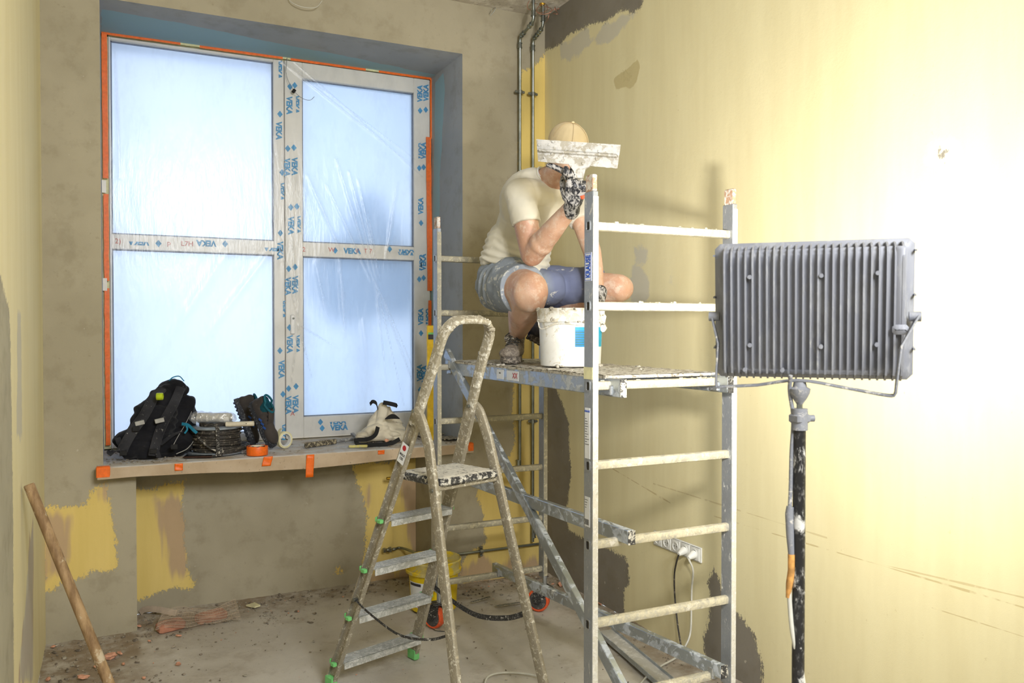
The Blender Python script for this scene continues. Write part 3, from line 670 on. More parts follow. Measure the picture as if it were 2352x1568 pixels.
# sash handle base seen through the film
hb = MB().box(wpt(672, 745) + Vector((0, -.006, 0)), (.026, .012, .12), None, .004).build('handle_plate', M['pvc_side'], win)
MB().blob(wpt(673, 731) + Vector((0, -.014, 0)), .006, .004, .006).build('screw', M['steel'], hb)

# orange masking tape round the frame: each strip is lifted off singly
def tape_px(name, pts, ax, val, mat, label, group=None, th=0.0012, wob=0.0):
    q = [P(a, b, ax, val) for a, b in pts]; nrm = {'Y': Vector((0, -th, 0)), 'X': Vector((-th, 0, 0)), 'Z': Vector((0, 0, th))}[ax]
    o = MB().prism(q, nrm).build(name, M[mat], None, 0); return tag(o, label, 'tape', group)
YT = YS - 0.004
def tape_quad(x0, z0, x1, z1, w, mat, label, horiz):
    n = 14; m = MB()
    def fn(u, v):
        j = 0.0025 * noise.noise(Vector((u * 9, v * 3, x0 + z0)))
        if horiz: return (x0 + (x1 - x0) * u, YT - 0.001 * math.sin(u * 40) * .5 - 0.001, z0 + (z1 - z0) * u + (v - .5) * w + j)
        return (x0 + (x1 - x0) * u + (v - .5) * w + j, YT - 0.001 - 0.001 * math.sin(u * 30) * .5, z0 + (z1 - z0) * u)
    b = MB().grid(fn, n, 1); nn = len(b.v); o = b.build('masking_tape', M[mat], None, 0)
    md = None; return tag(o, label, 'tape')
zt = 3.206
def xat(px, z=3.2): return P(px, 120, 'Y', YW)[0]
tape_quad(xat(236), zt, xat(414), zt, .022, 'orange_tape', 'orange tape strip along the window top, the one at the left corner', True)
tape_quad(xat(458), zt, xat(648), zt, .024, 'orange_tape', 'orange tape strip along the window top above the big left pane, second from left', True)
tape_quad(xat(666), zt, xat(838), zt, .024, 'orange_tape', 'orange tape strip along the window top just right of the central mullion', True)
tape_quad(xat(868), zt, xat(988), zt, .024, 'orange_tape', 'orange tape strip along the window top ending at the right corner', True)
tape_quad(xat(414), zt, xat(458), zt, .018, 'pale_tape', 'pale yellow tape bridging the gap above the big left pane', True)
tape_quad(xat(648), zt, xat(666), zt, .018, 'pale_tape', 'short pale yellow tape piece above the central mullion, where a thin wire hangs', True)
tape_quad(xat(838), zt, xat(868), zt, .018, 'pale_tape', 'pale yellow tape piece above the right pane, with green flecks', True)
def zat(py, px): return P(px, py, 'Y', YW)[2]
xl = -0.022
tape_quad(xl, zat(72, 236), xl + .002, zat(410, 236), .028, 'orange_tape', 'orange tape down the left window edge, upper long strip', False)
tape_quad(xl + .002, zat(446, 238), xl + .003, zat(645, 238), .026, 'orange_tape', 'orange tape down the left window edge, beside the horizontal transom', False)
tape_quad(xl + .003, zat(662, 240), xl + .003, zat(860, 240), .026, 'orange_tape', 'orange tape down the left window edge, below the blue lettered gap', False)
tape_quad(xl + .003, zat(858, 240), xl + .003, zat(1022, 240), .024, 'orange_tape', 'orange tape down the left window edge, lowest strip by the sill', False)
xr = 1.914
tape_quad(xr, zat(182, 988), xr, zat(320, 988), .016, 'orange_tape', 'narrow orange tape down the upper right window edge', False)
o1 = tape_quad(1.893, zat(316, 978), 1.902, zat(668, 985), .036, 'orange_tape', 'wide loose orange tape down the right window edge, tilted at its top', False); o1.location.y -= .004
tape_quad(xr - .012, zat(690, 986), xr - .012, zat(985, 986), .022, 'orange_tape', 'orange tape down the right window edge behind the scaffold post', False)
def frag(px, py, label):   # scraps of lettered film between tapes
    c = P(px, py, 'Y', YT - .001); o = MB().box(c, (.026, .001, .07)).build('film_scrap', M['pvc'], None, 0); tag(o, label, 'film')
    return c
frag(238, 428, 'white film scrap between the two upper tapes at the left window edge')
frag(240, 653, 'white film scrap with blue print between the lower tapes at the left window edge')

# clear sheet hung over the window, gathered in folds on the right half
def film_pt(u, v):
    x = -0.0 + 1.90 * u; z = 0.885 + 2.3 * (1 - v)
    return x, z
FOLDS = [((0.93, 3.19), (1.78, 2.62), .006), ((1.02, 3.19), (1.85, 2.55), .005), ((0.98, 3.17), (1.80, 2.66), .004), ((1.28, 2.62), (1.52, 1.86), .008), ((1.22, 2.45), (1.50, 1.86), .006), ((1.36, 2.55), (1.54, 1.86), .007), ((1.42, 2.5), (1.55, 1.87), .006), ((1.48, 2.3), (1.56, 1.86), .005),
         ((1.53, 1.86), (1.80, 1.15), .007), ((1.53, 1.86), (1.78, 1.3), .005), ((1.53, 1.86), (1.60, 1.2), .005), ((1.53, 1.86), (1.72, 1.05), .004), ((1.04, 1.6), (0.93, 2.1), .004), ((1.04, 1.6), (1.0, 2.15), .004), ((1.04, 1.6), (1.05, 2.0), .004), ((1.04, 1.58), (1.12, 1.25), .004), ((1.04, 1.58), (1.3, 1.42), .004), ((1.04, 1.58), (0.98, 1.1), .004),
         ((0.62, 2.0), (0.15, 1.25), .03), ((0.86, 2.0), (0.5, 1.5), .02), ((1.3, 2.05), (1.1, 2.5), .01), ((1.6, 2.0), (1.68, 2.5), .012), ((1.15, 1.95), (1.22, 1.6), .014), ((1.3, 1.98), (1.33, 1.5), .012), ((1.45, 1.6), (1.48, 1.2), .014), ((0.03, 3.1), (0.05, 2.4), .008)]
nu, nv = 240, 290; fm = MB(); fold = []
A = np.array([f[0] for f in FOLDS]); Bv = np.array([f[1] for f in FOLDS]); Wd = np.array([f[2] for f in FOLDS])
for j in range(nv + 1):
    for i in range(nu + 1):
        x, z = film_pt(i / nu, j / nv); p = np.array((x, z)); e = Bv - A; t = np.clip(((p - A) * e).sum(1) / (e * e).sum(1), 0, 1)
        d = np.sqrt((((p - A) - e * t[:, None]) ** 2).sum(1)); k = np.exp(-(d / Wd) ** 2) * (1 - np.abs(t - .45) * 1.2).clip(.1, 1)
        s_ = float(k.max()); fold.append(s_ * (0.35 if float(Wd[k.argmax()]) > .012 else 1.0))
        yy = YS - 0.010 - 0.008 * s_ - 0.003 * noise.noise(Vector((x * 3, z * 2, 0))) - 0.0015 * noise.noise(Vector((x * 14, z * 5, 2)))
        fm.v.append(Vector((x, yy, z)))
fm.f = [(j * (nu + 1) + i, j * (nu + 1) + i + 1, (j + 1) * (nu + 1) + i + 1, (j + 1) * (nu + 1) + i) for j in range(nv) for i in range(nu)]
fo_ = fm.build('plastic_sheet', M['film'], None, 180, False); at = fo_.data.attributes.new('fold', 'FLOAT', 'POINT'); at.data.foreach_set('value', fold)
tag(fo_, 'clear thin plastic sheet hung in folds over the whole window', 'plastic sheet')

# what stands outside, seen only as blurs through the hazy panes
M['outside_dark'] = plain('dark foliage', srgb(74, 84, 96), 0.9); M['outside_ground'] = plain('snow ground', srgb(214, 220, 228), 0.9)
MB().bbox((-6, 5.9, -0.4), (12, 30, -0.3)).build('ground', M['outside_ground'], None, 0)['kind'] = 'structure'
TC = P(835, 560, 'Y', 6.15)
tr = thing('tree', (TC.x, TC.y, -0.3), 'dark blurred conical tree outside the right window pane', 'tree')
cb = MB()
for dx, dz, r_, h_ in ((-.10, -.28, .30, .34), (.10, -.10, .24, .36), (.02, .10, .15, .30), (.26, -.30, .20, .28)): cb.blob((TC.x + dx, TC.y, TC.z + dz), r_, .18, h_, 16, 10)
cb.build('crown', M['outside_dark'], tr, 0); MB().lathe((TC.x, TC.y, -0.3), (0, 0, 1), [(.05, 0), (.03, 2.0)], 10).build('trunk', M['stick'], tr)

# ------------------------------------------------------------------ sill and its paper cover
sl = MB().bbox((-0.063, 4.545, 0.822), (1.937, YW - .005, 0.866), .004).build('trim_2', plain('sill board', srgb(190, 170, 140), 0.7), None, 0); sl['kind'] = 'structure'
cv = MB(); xa, xb = -0.066, 1.942
def cover(u, v):
    x = xa + (xb - xa) * u; nz = noise.noise(Vector((x * 5, v * 4, 0)))
    sag = 0.022 * math.exp(-((x - .95) / .45) ** 2) + .006 * noise.noise(Vector((x * 4, 0, 7)))
    if v < .72: return (x, YW - .012 - (YW - .012 - 4.548) * (v / .72), 0.8685 + .0022 * abs(nz))
    if v < .78: q = (v - .72) / .06; return (x, 4.548 - .012 * math.sin(q * 1.57), 0.8695 - .014 * (1 - math.cos(q * 1.57)))
    q = (v - .78) / .22; return (x, 4.536 - .006 * q - .004 * nz, 0.8555 - (0.042 + sag) * q)
cv.grid(cover, 120, 50); co = cv.build('paper_cover', M['cover'], None, 60, False); tag(co, 'brown masking paper taped over the window sill', 'paper')
# ------------------------------------------------------------------ scaffold tower
TX0, TX1, TY0, TY1 = 1.515, 2.133, 2.490, 4.010
tw = thing('scaffold_tower', ((TX0 + TX1) / 2, (TY0 + TY1) / 2, 0), 'aluminium rolling scaffold tower splashed with plaster, the worker on its deck', 'scaffold')
PW, PD = 0.022, 0.060      # post: 22 mm across the frame, 60 mm along the tower
def rrect(w, h, r=0.12, n=3):
    a, b, q = w / 2, h / 2, min(w, h) * r; out = []
    for cx, cy, st in ((a - q, b - q, 0), (-a + q, b - q, 90), (-a + q, -b + q, 180), (a - q, -b + q, 270)):
        for k in range(n): an = R(st + 90 * k / (n - 1)); out.append((cx + q * math.cos(an), cy + q * math.sin(an)))
    return out
posts = {}; M['rung_far'] = splat('darker yellowish rung', srgb(160, 154, 136), 0.5, 0.3, srgb(196, 188, 160), 0.4, 40, srgb(210, 204, 188), 0.15)  # darker, yellower mix for the far rungs and far post edges
def tower_post(x, y, ztop, mat):
    p = MB().bbox((x - PW / 2, y - PD / 2, 0.185), (x + PW / 2, y + PD / 2, ztop), .003).build('post', M[mat], tw)
    MB().bbox((x - PW / 2 + .002, y - PD / 2 + .004, ztop - .01), (x + PW / 2 - .002, y + PD / 2 - .006, ztop + .058), .003).build('wooden_plug', M['wood_end'], p)
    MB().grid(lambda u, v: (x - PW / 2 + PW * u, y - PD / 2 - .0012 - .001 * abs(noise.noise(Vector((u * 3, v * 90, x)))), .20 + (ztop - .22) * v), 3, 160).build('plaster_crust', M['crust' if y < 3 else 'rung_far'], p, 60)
    return p
M['post'] = splat('spattered post', srgb(160, 165, 172), 0.42, 0.5, srgb(214, 213, 208), 0.2, 40, srgb(226, 224, 216), 0.12, .15, (1, 1, .45))
for key, x, y, zt_ in (('NL', TX0, TY0, 2.035), ('NR', TX1, TY0, 2.03), ('FL', TX0, TY1, 2.07), ('FR', TX1, TY1, 2.07)):
    posts[key] = tower_post(x, y, zt_, 'post')
for y in (TY0, TY1):
    for k in range(7):
        z = 0.235 + .28 * k
        pr = rrect(.030, .032, .3, 3)
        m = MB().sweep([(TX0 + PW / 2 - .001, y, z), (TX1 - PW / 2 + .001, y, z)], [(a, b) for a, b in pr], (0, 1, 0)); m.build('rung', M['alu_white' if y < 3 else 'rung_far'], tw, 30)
        for x, sgn in ((TX0, -1), (TX1, 1)):     # the rung's open, flared end showing in the post's face
            fx = x + sgn * (PW / 2)
            o = MB(); pro = rrect(.030, .040, .3, 4); pri = rrect(.019, .029, .3, 4)
            o.quad_ring([[Vector((fx, y + a, z + b)) for a, b in pro], [Vector((fx + sgn * .0025, y + a, z + b)) for a, b in pro], [Vector((fx + sgn * .0025, y + a, z + b)) for a, b in pri], [Vector((fx, y + a, z + b)) for a, b in pri]], False, True)
            e = o.build('rung_end', M['alu'], tw, 0)
            MB().prism([(fx + sgn * .0006, y + a, z + b) for a, b in pri], (sgn * .0004, 0, 0)).build('opening', M['dark'], e, 0)  # dark plate in place of the shade inside the hollow rung
# braces
def bar(name, a, b, w=.03, h=.045, mat='alu_clean', par=None):
    o = MB().beam(a, b, w, h, bev=.003).build(name, M[mat], par or tw); return o
def hook(c, par):
    MB().box(Vector(c), (.034, .052, .05), None, .006).build('hook', M['alu'], par)
b1 = bar('diagonal_brace', (1.585, TY1 + .045, 1.43), (1.62, TY0 - .06, .275), .026, .050); hook((1.585, TY1, 1.37), b1)
b2 = bar('horizontal_brace', (1.585, TY1 + .03, .803), (1.635, TY0 - .075, .825), .028, .050); hook((1.585, TY1, .80), b2)
MB().box((1.636, TY0 - .076, .824), (.029, .003, .05)).build('end_cap', M['pad'], b2, 0)
b3 = bar('base_brace', (1.86, TY1 + .05, .262), (2.06, TY0 - .06, .268), .028, .050); hook((1.865, TY1, .25), b3); hook((2.055, TY0, .25), b3)
MB().box((2.062, TY0 - .062, .268), (.029, .003, .05)).build('end_cap', M['pad'], b3, 0)
# platform: two side rails hooked on the fifth rungs, with a plywood deck between
DZ = 1.388
for x in (1.60, 2.075):
    rl = MB().bbox((x - .012, TY0 - .075, DZ - .072), (x + .012, TY1 + .06, DZ - .008), .003).build('deck_rail', M['alu_clean'], tw)
    for y in (TY0, TY1): MB().bbox((x - .02, y - .024, DZ - .07), (x + .02, y + .024, DZ - .03), .005).build('hook', M['alu'], rl)
    MB().box((x, TY0 - .0765, DZ - .04), (.025, .003, .064)).build('end_cap', M['pad'], rl, 0)
    if x < 1.7:
        st = MB().box((x - .0125, 3.27, DZ - .04), (.0012, .12, .042)).build('sticker', M['white_sticker'], rl, 0)
        Bl = basis((0, -1, 0), (0, 0, 1))
        put_mesh('lettering', text_mesh('XX', .034, .0003, .0005), M['red_ink'], rl, (x - .0134, 3.245, DZ - .04), Bl)
        st2 = MB().box((x - .0125, 3.40, DZ - .04), (.0012, .07, .042)).build('sticker', M['white_sticker'], rl, 0)
        put_mesh('lettering', text_mesh('\u2022\u2022', .03, .0003), M['black_ink'], rl, (x - .0134, 3.40, DZ - .035), Bl)
dk = MB()
def decktop(u, v):
    x = 1.585 + .505 * u; y = TY0 + .02 + 1.51 * v
    return (x, y, DZ + .0015 + .0035 * noise.fractal(Vector((x * 18, y * 18, 0)), 1, 2, 4))
dk.bbox((1.586, TY0 + .02, DZ - .011), (2.088, TY1 + .0, DZ)); 
deck = dk.build('deck', M['deck'], tw, 0)
MB().grid(decktop, 60, 150).build('plaster_crust', M['deck'], deck, 60, False)
for k in range(26):   # blobs of plaster dried on the deck's edges
    c = (random.uniform(1.59, 2.08), random.uniform(TY0 + .03, TY1 - .1), DZ + .003)
    if k % 2: c = (1.592, c[1], DZ + .002)
    MB().blob(c, random.uniform(.006, .016), random.uniform(.006, .018), random.uniform(.003, .008), 8, 5, None, .3).build('plaster_blob', M['deck'], deck, 60)
# bumps of plaster on the near rungs
for k in range(44):
    z = random.choice([1.915, 1.635, 1.355, 1.355]); x = random.uniform(TX0 + .05, TX1 - .03)
    MB().blob((x, TY0 + random.uniform(-.014, .012), z + .0155), random.uniform(.004, .012), random.uniform(.004, .009), random.uniform(.002, .006), 7, 4, None, .3).build('plaster_blob', M['alu_white'], tw, 60)
# stickers on the near left post
BL = basis((0, 0, 1), (0, 1, 0))     # reads upwards on the face turned to -X
fx = TX0 - PW / 2 - .0006
BLX = Matrix((Vector((0, 0, 1)), Vector((0, 1, 0)), Vector((-1, 0, 0)))).transposed()
ks = MB().box((fx, TY0 + .0, 1.772), (.0010, .046, .100), None, .0004).build('maker_sticker', M['white_sticker'], posts['NL'], 0)
put_mesh('lettering', text_mesh('KRAUSE', .038, .0003, .0014), M['blue_ink'], posts['NL'], (fx - .0009, TY0 - .001, 1.773), BLX @ Matrix.Diagonal((.58, 1.05, 1)))
bd = MB()
for a, b in (((-.021, -.048), (.021, -.0465)), ((-.021, .0465), (.021, .048)), ((-.021, -.048), (-.0195, .048)), ((.0195, -.048), (.021, .048))):
    bd.bbox((fx - .001, TY0 - b[0], 1.772 + a[1]), (fx - .0004, TY0 - a[0], 1.772 + b[1]))
bd.build('border', M['blue_ink'], posts['NL'], 0)
def info_label(z0, z1, blue, bars):
    c = (z0 + z1) / 2; MB().box((fx, TY0 + .004, c), (.001, .034, z1 - z0)).build('info_sticker', M['white_sticker'], posts['NL'], 0)
    g = MB()
    for k in range(int((z1 - z0) / .009)):
        z = z1 - .012 - .009 * k
        if z < z0 + .03 or random.random() < .3: continue
        w = random.uniform(.008, .026); g.bbox((fx - .001, TY0 + .019 - w, z), (fx - .0005, TY0 + .019, z + .0018))
    if bars:
        for k in range(9): g.bbox((fx - .001, TY0 + .019 - .0032 * k, z0 + .006), (fx - .0005, TY0 + .0205 - .0032 * k - random.choice([0, .0006]), z0 + .026))
    g.build('small_print', M['black_ink'], posts['NL'], 0)
    if blue: put_mesh('lettering', text_mesh('KRAUSE', .0095, .0002, .0003), M['blue_ink'], posts['NL'], (fx - .0008, TY0 + .004, z1 - .012), basis((0, -1, 0), (0, 0, 1)))
info_label(1.10, 1.278, True, False); info_label(.86, .965, False, True)
MB().box((fx, TY0, 1.40), (.0016, .058, .042)).build('tape_patch', M['pale_tape'], posts['NL'], 0)
# castors
M['hub'] = splat('dusty grey hub', srgb(78, 78, 80), .6, .2, srgb(150, 146, 138), .3, 60)
def castor(x, y, yaw):
    cz = .062; ax = Vector((math.cos(yaw), math.sin(yaw), 0)); fw = Vector((-ax.y, ax.x, 0)); c = Vector((x, y, cz)) + fw * .035
    root = MB().tube([(x, y, .135), (x, y, .20)], .012, 12).build('castor', M['alu'], tw)
    MB().box((x, y, .137), (.075, .075, .010), None, .003).build('fork', M['rubber'], root)
    f = MB()
    for s_ in (-1, 1):
        a = c + ax * .026 * s_; f.prism([a + fw * q + Vector((0, 0, zz)) for q, zz in ((-.055, .07), (.02, .07), (.022, -.01), (-.012, -.018), (-.05, .03))], ax * .004 * s_)
    f.build('fork', M['rubber'], root, 30)
    MB().lathe(c - ax * .019, ax, [(.049, 0), (.054, -.001), (.061, .004), (.062, .019), (.061, .034), (.054, .039), (.049, .038)], 32, False, True).build('tyre', M['orange_wheel'], root)
    MB().lathe(c - ax * .0215, ax, [(.010, -.004), (.012, 0), (.022, .004), (.044, .003), (.0495, .005), (.0495, .038), (.044, .040), (.022, .039), (.012, .043), (.010, .047)], 28).build('hub', M['hub'], root)
castor(TX0, TY1 - .02, R(28)); castor(TX1, TY1 - .02, R(46)); castor(TX0, TY0, R(20)); castor(TX1, TY0, R(30))

# ------------------------------------------------------------------ step ladder
ld_org = Vector(D(1000, 1700, 3.4)); ld_org.z = 0
ld = thing('step_ladder', (ld_org.x, ld_org.y, 0), 'plaster spattered aluminium step ladder with a hoop handrail and green step ends', 'ladder')
# ladder frame: e = along the steps (left to right), g = from the climbing side to the rear legs
ey = camo.rotation_euler.to_matrix(); camR = Vector((math.cos(YAW), -math.sin(YAW), 0)); camF = Vector((math.sin(YAW), math.cos(YAW), 0))
def cxy(x, d, z): return camR * x + camF * d + Vector((0, 0, z))
E_ = (camR * .717 + camF * .697).normalized(); G_ = (camR * .697 - camF * .717).normalized()
F_R = cxy(-.472, 3.885, 0); F_L = cxy(-.795, 3.571, 0)
def climb(side, z):      # centre line of a climbing rail at height z
    t = (.074 if side < 0 else .0998) * z / 1.21; s = .5287 * z / 1.21
    return (F_L + E_ * t if side < 0 else F_R - E_ * t) + G_ * s + Vector((0, 0, z))
prof_c = [(-.010, -.027), (.010, -.027), (.010, -.021), (-.002, -.021), (-.002, .021), (.010, .021), (.010, .027), (-.010, .027)]
def cprof(flip): return [((a if flip > 0 else -a), c) for a, c in prof_c]
for s_ in (-1, 1):
    pts = [climb(s_, .0 + .025), climb(s_, .6), climb(s_, 1.22)]
    MB().sweep(pts, cprof(s_), E_).build('rail', M['alu_brown'], ld, 25)
# hoop handrail: flat section carried on from the rails
hp = []
TL, TR = climb(-1, 1.42), climb(1, 1.42)
ctr = [climb(-1, 1.18), climb(-1, 1.40), climb(-1, 1.50) - E_ * .004, climb(-1, 1.545) + E_ * .002, climb(-1, 1.578) + E_ * .026, climb(-1, 1.590) + E_ * .060,
       climb(1, 1.590) - E_ * .060, climb(1, 1.578) - E_ * .022, climb(1, 1.545) + E_ * .004, climb(1, 1.50) + E_ * .008, climb(1, 1.40), climb(1, 1.18)]
ctr = catmull(ctr, 5); sd = (climb(1, 1.2) - climb(1, .2)).normalized().cross(E_)
MB().sweep(ctr, rrect(.048, .022, .35, 3), sd).build('hoop', M['alu_heavy'], ld, 35)
for k in range(40):
    i = random.randrange(len(ctr)); c = ctr[i] + sd * random.uniform(-.02, .02)
    MB().blob(c, .014, .014, .0135, 7, 5, None, .25).build('plaster_blob', M['alu_heavy'], ld, 60)
# steps
for k in range(4):
    z = .125 + .2190 * k; a, b = climb(-1, z), climb(1, z); gz = Vector((0, 0, 1)); c = (a + b) / 2; w = (b - a).length
    Mx = Matrix((E_, G_, gz)).transposed()
    st = MB().box(c - Vector((0, 0, .003)), (w - .02, .082, .006), Mx, .001)
    for s_ in (-1, 1): st.box(c + G_ * .039 * s_ - Vector((0, 0, .014)), (w - .02, .004, .028), Mx)
    for q in range(9): st.box(c + G_ * (-.034 + .0085 * q) + Vector((0, 0, .001)), (w - .02, .004, .002), Mx)
    sp = st.build('step', M['step'], ld, 0)
    for e_, p in ((-1, a), (1, b)):
        MB().box(p - E_ * e_ * .001 - G_ * .043 - Vector((0, 0, .010)), (.024, .010, .022), Mx, .003).build('end_plug', M['green'], sp)
        MB().box(p + E_ * e_ * .018 + G_ * .0 - Vector((0, 0, .009)), (.018, .026, .018), Mx, .003).build('end_plug', M['green'], sp)
# platform pad
z = .985; a, b = climb(-1, z), climb(1, z); c = (a + b) / 2 + G_ * .125; w = (b - a).length; Mx = Matrix((E_, G_, Vector((0, 0, 1)))).transposed()
pf = MB().box(c - Vector((0, 0, .017)), (w - .01, .265, .034), Mx, .010).build('platform', M['pad'], ld)
def ptop(u, v):
    q = c + E_ * (w - .025) * (u - .5) + G_ * .25 * (v - .5); e = min(u, 1 - u, v, 1 - v)
    return q + Vector((0, 0, -.001 + min(.004, e * .1) + .0018 * noise.noise(q * 60)))
MB().grid(ptop, 30, 30).build('pad_crust', M['padtop'], pf, 60, False)
# rear legs, bent where they leave the rails
RL = F_L + G_ * .90; RR = F_R + G_ * .90
for s_, foot in ((-1, RL), (1, RR)):
    h0 = climb(s_, 1.235) + E_ * s_ * -.004; inner = -E_ * s_ * .0
    pts = catmull([h0 + E_ * s_ * .022, h0 + G_ * .035 + Vector((0, 0, -.03)) + E_ * s_ * .022, h0 + G_ * .085 + Vector((0, 0, -.13)) + E_ * s_ * .022], 5)
    knee_ = pts[-1]
    pts += [knee_ * (1 - t) + (foot + Vector((0, 0, .02))) * t for t in (.15, .35, .6, .85, 1)]
    lg_ = MB().sweep(pts, rrect(.022, .046, .3, 3), E_).build('rear_leg', M['alu_brown'], ld, 35)
    MB().tube([h0 - E_ * s_ * .02, h0 + E_ * s_ * .036], .007, 10).build('hinge_bolt', M['steel'], lg_)
    MB().box(foot + Vector((0, 0, .022)), (.032, .052, .044), Mx, .006).build('foot', M['green'], lg_)
    # bolt at the platform
    bp_ = min(pts, key=lambda q: abs(q.z - .96)); MB().tube([bp_ - E_ * .016, bp_ + E_ * .016], .008, 10).build('bolt', M['steel'], lg_)
for s_ in (-1, 1):
    f = climb(s_, .03); MB().box(f + Vector((0, 0, -.004)), (.030, .060, .052), Mx, .006).build('foot', M['green'], ld)
# cross bar between rear legs under the platform
def rear_at(s_, z):
    foot = RL if s_ < 0 else RR; top = climb(s_, 1.235) + E_ * s_ * .018 + G_ * .085 + Vector((0, 0, -.13)); t = (top.z - z) / (top.z - .02); return top * (1 - t) + (foot + Vector((0, 0, .02))) * t
MB().beam(rear_at(-1, .95), rear_at(1, .95), .02, .026, bev=.004).build('cross_bar', M['alu_brown'], ld)
MB().beam(rear_at(-1, .40), rear_at(1, .40), .003, .004).build('cross_wire', M['rubber'], ld) if False else None
# safety straps
for s_, z1, z2, rr_ in ((-1, .42, .434, .010), (1, .39, .42, .022)):
    a = climb(s_, z1) + E_ * s_ * .013; b = rear_at(s_, z2) - E_ * s_ * .0; mid = (a + b) / 2 - Vector((0, 0, .075))
    pts = catmull([a, a * .6 + mid * .4 - Vector((0, 0, .01)), mid, b * .6 + mid * .4 - Vector((0, 0, .018)), b], 8)
    stp = MB().sweep(pts, rrect(.003, rr_, .3, 3), E_).build('strap', M['rubber'], ld, 40)
    for p in (a, b): MB().tube([p - E_ * .01, p + E_ * .01], .008, 10).build('rivet', M['steel'], stp)
# maker's sticker on the left rail
pz = climb(-1, 1.06); Bs = Matrix(((climb(-1, 1) - climb(-1, .5)).normalized().cross(-E_), -E_, (climb(-1, 1) - climb(-1, .5)).normalized())).transposed()
cc = pz - E_ * .0110; MB().box(cc, (.042, .001, .085), Bs).build('sticker', M['white_sticker'], ld, 0)
MB().blob(cc + (climb(-1, 1) - climb(-1, .5)).normalized() * .022 - E_ * .001, .015, .015, .010, 12, 6, None, 0).build('emblem', M['red_ink'], ld) if False else None
upv = (climb(-1, 1) - climb(-1, .5)).normalized()
put_mesh('emblem', text_mesh('\u25CF', .03, .0002, 0), M['red_ink'], ld, cc + upv * .022 - E_ * .0008, basis(upv.cross(-E_), upv)) 
put_mesh('lettering', text_mesh('MAX\n150', .016, .0002, .0004), M['black_ink'], ld, cc - upv * .014 - E_ * .0008, basis(upv.cross(-E_), upv))
# ------------------------------------------------------------------ flood light and its stand
lt = thing('flood_light', FLOOD - Vector((0, 0, .2)), 'grey ribbed work floodlight seen from behind, on a black stand', 'floodlight')
Z_ = FN; X_ = Vector((0, 0, 1)).cross(Z_).normalized() * -1; Y_ = X_.cross(Z_).normalized() * -1   # X_: picture right, Y_: up
if Y_.z < 0: Y_ = -Y_
if X_.dot(camR) < 0: X_ = -X_
FM3 = Matrix((X_, Y_, Z_)).transposed()
LW, LH = .395, .290
def fl(x, y, z): return FLOOD + X_ * x + Y_ * y + Z_ * z
MB().box(fl(0, 0, .035), (LW, LH, .036), FM3, .014).build('housing', M['flood'], lt)
MB().box(fl(0, 0, .058), (LW - .03, LH - .03, .012), FM3, .003).build('bezel', M['flood'], lt)
lens = MB().box(fl(0, 0, .0655), (LW - .06, LH - .06, .003), FM3, 0)
Me = NT('lit lens'); Me.set(srgb(240, 240, 230), .3); Me.b.inputs['Emission Color'].default_value = (1, .97, .92, 1); Me.b.inputs['Emission Strength'].default_value = 6; M['lens'] = Me.mat
lens.build('lens', M['lens'], lt, 0)
nf = 25
for k in range(nf):
    x = -LW / 2 + .026 + (LW - .052) * k / (nf - 1)
    yb, yt = -LH / 2 + .006, LH / 2 - .006
    poly = [(yb, .02), (yb - .004, .000), (yb + .010, -.026), (yb + .03, -.034), (yt - .03, -.034), (yt - .010, -.028), (yt - .002, -.006), (yt, .02)]
    MB().prism([fl(x - .0019, a, b) for a, b in poly], X_ * .0038).build('fin', M['flood'], lt, 30)
MB().box(fl(0, 0, -.002), (LW - .04, LH - .03, .042), FM3, .01).build('heat_sink', M['flood'], lt)
for bx, by in ((-.12, .075), (-.12, -.068), (.02, .075), (.02, -.07), (.125, .078), (.125, -.065), (-.055, -.12), (-.13, -.12)):
    MB().tube([fl(bx, by, -.020), fl(bx, by, -.0375)], .0045, 10).build('boss', M['flood'], lt)
# raised mounting blocks at the sides
MB().box(fl(LW / 2 - .030, .05, -.016), (.022, .16, .034), FM3, .004).build('side_block', M['flood'], lt)
MB().box(fl(LW / 2 - .030, -.035, -.022), (.030, .020, .036), FM3, .006).build('side_block', M['flood'], lt)
for sx in (-1, 1):
    for yy in (-.08, .03, .12):
        MB().box(fl(sx * (LW / 2 + .0005), yy, .035), (.004, .004, .040), FM3).build('side_seam', M['flood'], lt, 0)
# bracket: a bent flat bar from side to side, under the body
hl, hr = D(1660, 716, 1.755), D(2077, 716, 1.615)
hl = fl(-LW / 2 - .004, -.01, .0); hr = fl(LW / 2 + .004, -.012, .0)
bc = fl(0, -LH / 2 - .010, -.01)
low = FLOOD.z - .165
bpts = [hl, hl + Vector((0, 0, -.05)) - X_ * .004, fl(-LW / 2 - .014, 0, -.01) * 1.0]
def at(px, py, d): return D(px, py, d)
path = [hl, at(1650, 790, 1.78), at(1645, 880, 1.79), at(1655, 888, 1.785), at(1740, 884, 1.76), at(1835, 873, 1.70), at(1940, 890, 1.655), at(2040, 908, 1.60), at(2057, 902, 1.59), at(2068, 800, 1.585), hr]
br = MB().sweep([path[0]] + catmull(path[1:4], 4) + catmull(path[4:9], 4) + [path[9], path[10]], rrect(.018, .0042, .3, 3), Z_).build('bracket', M['grey_cable'], lt, 40)
for h_, s_ in ((hl, -1), (hr, 1)):
    MB().tube([h_ + X_ * s_ * .006, h_ - X_ * s_ * .016], .010, 14).build('pivot_knob', M['flood'], lt)
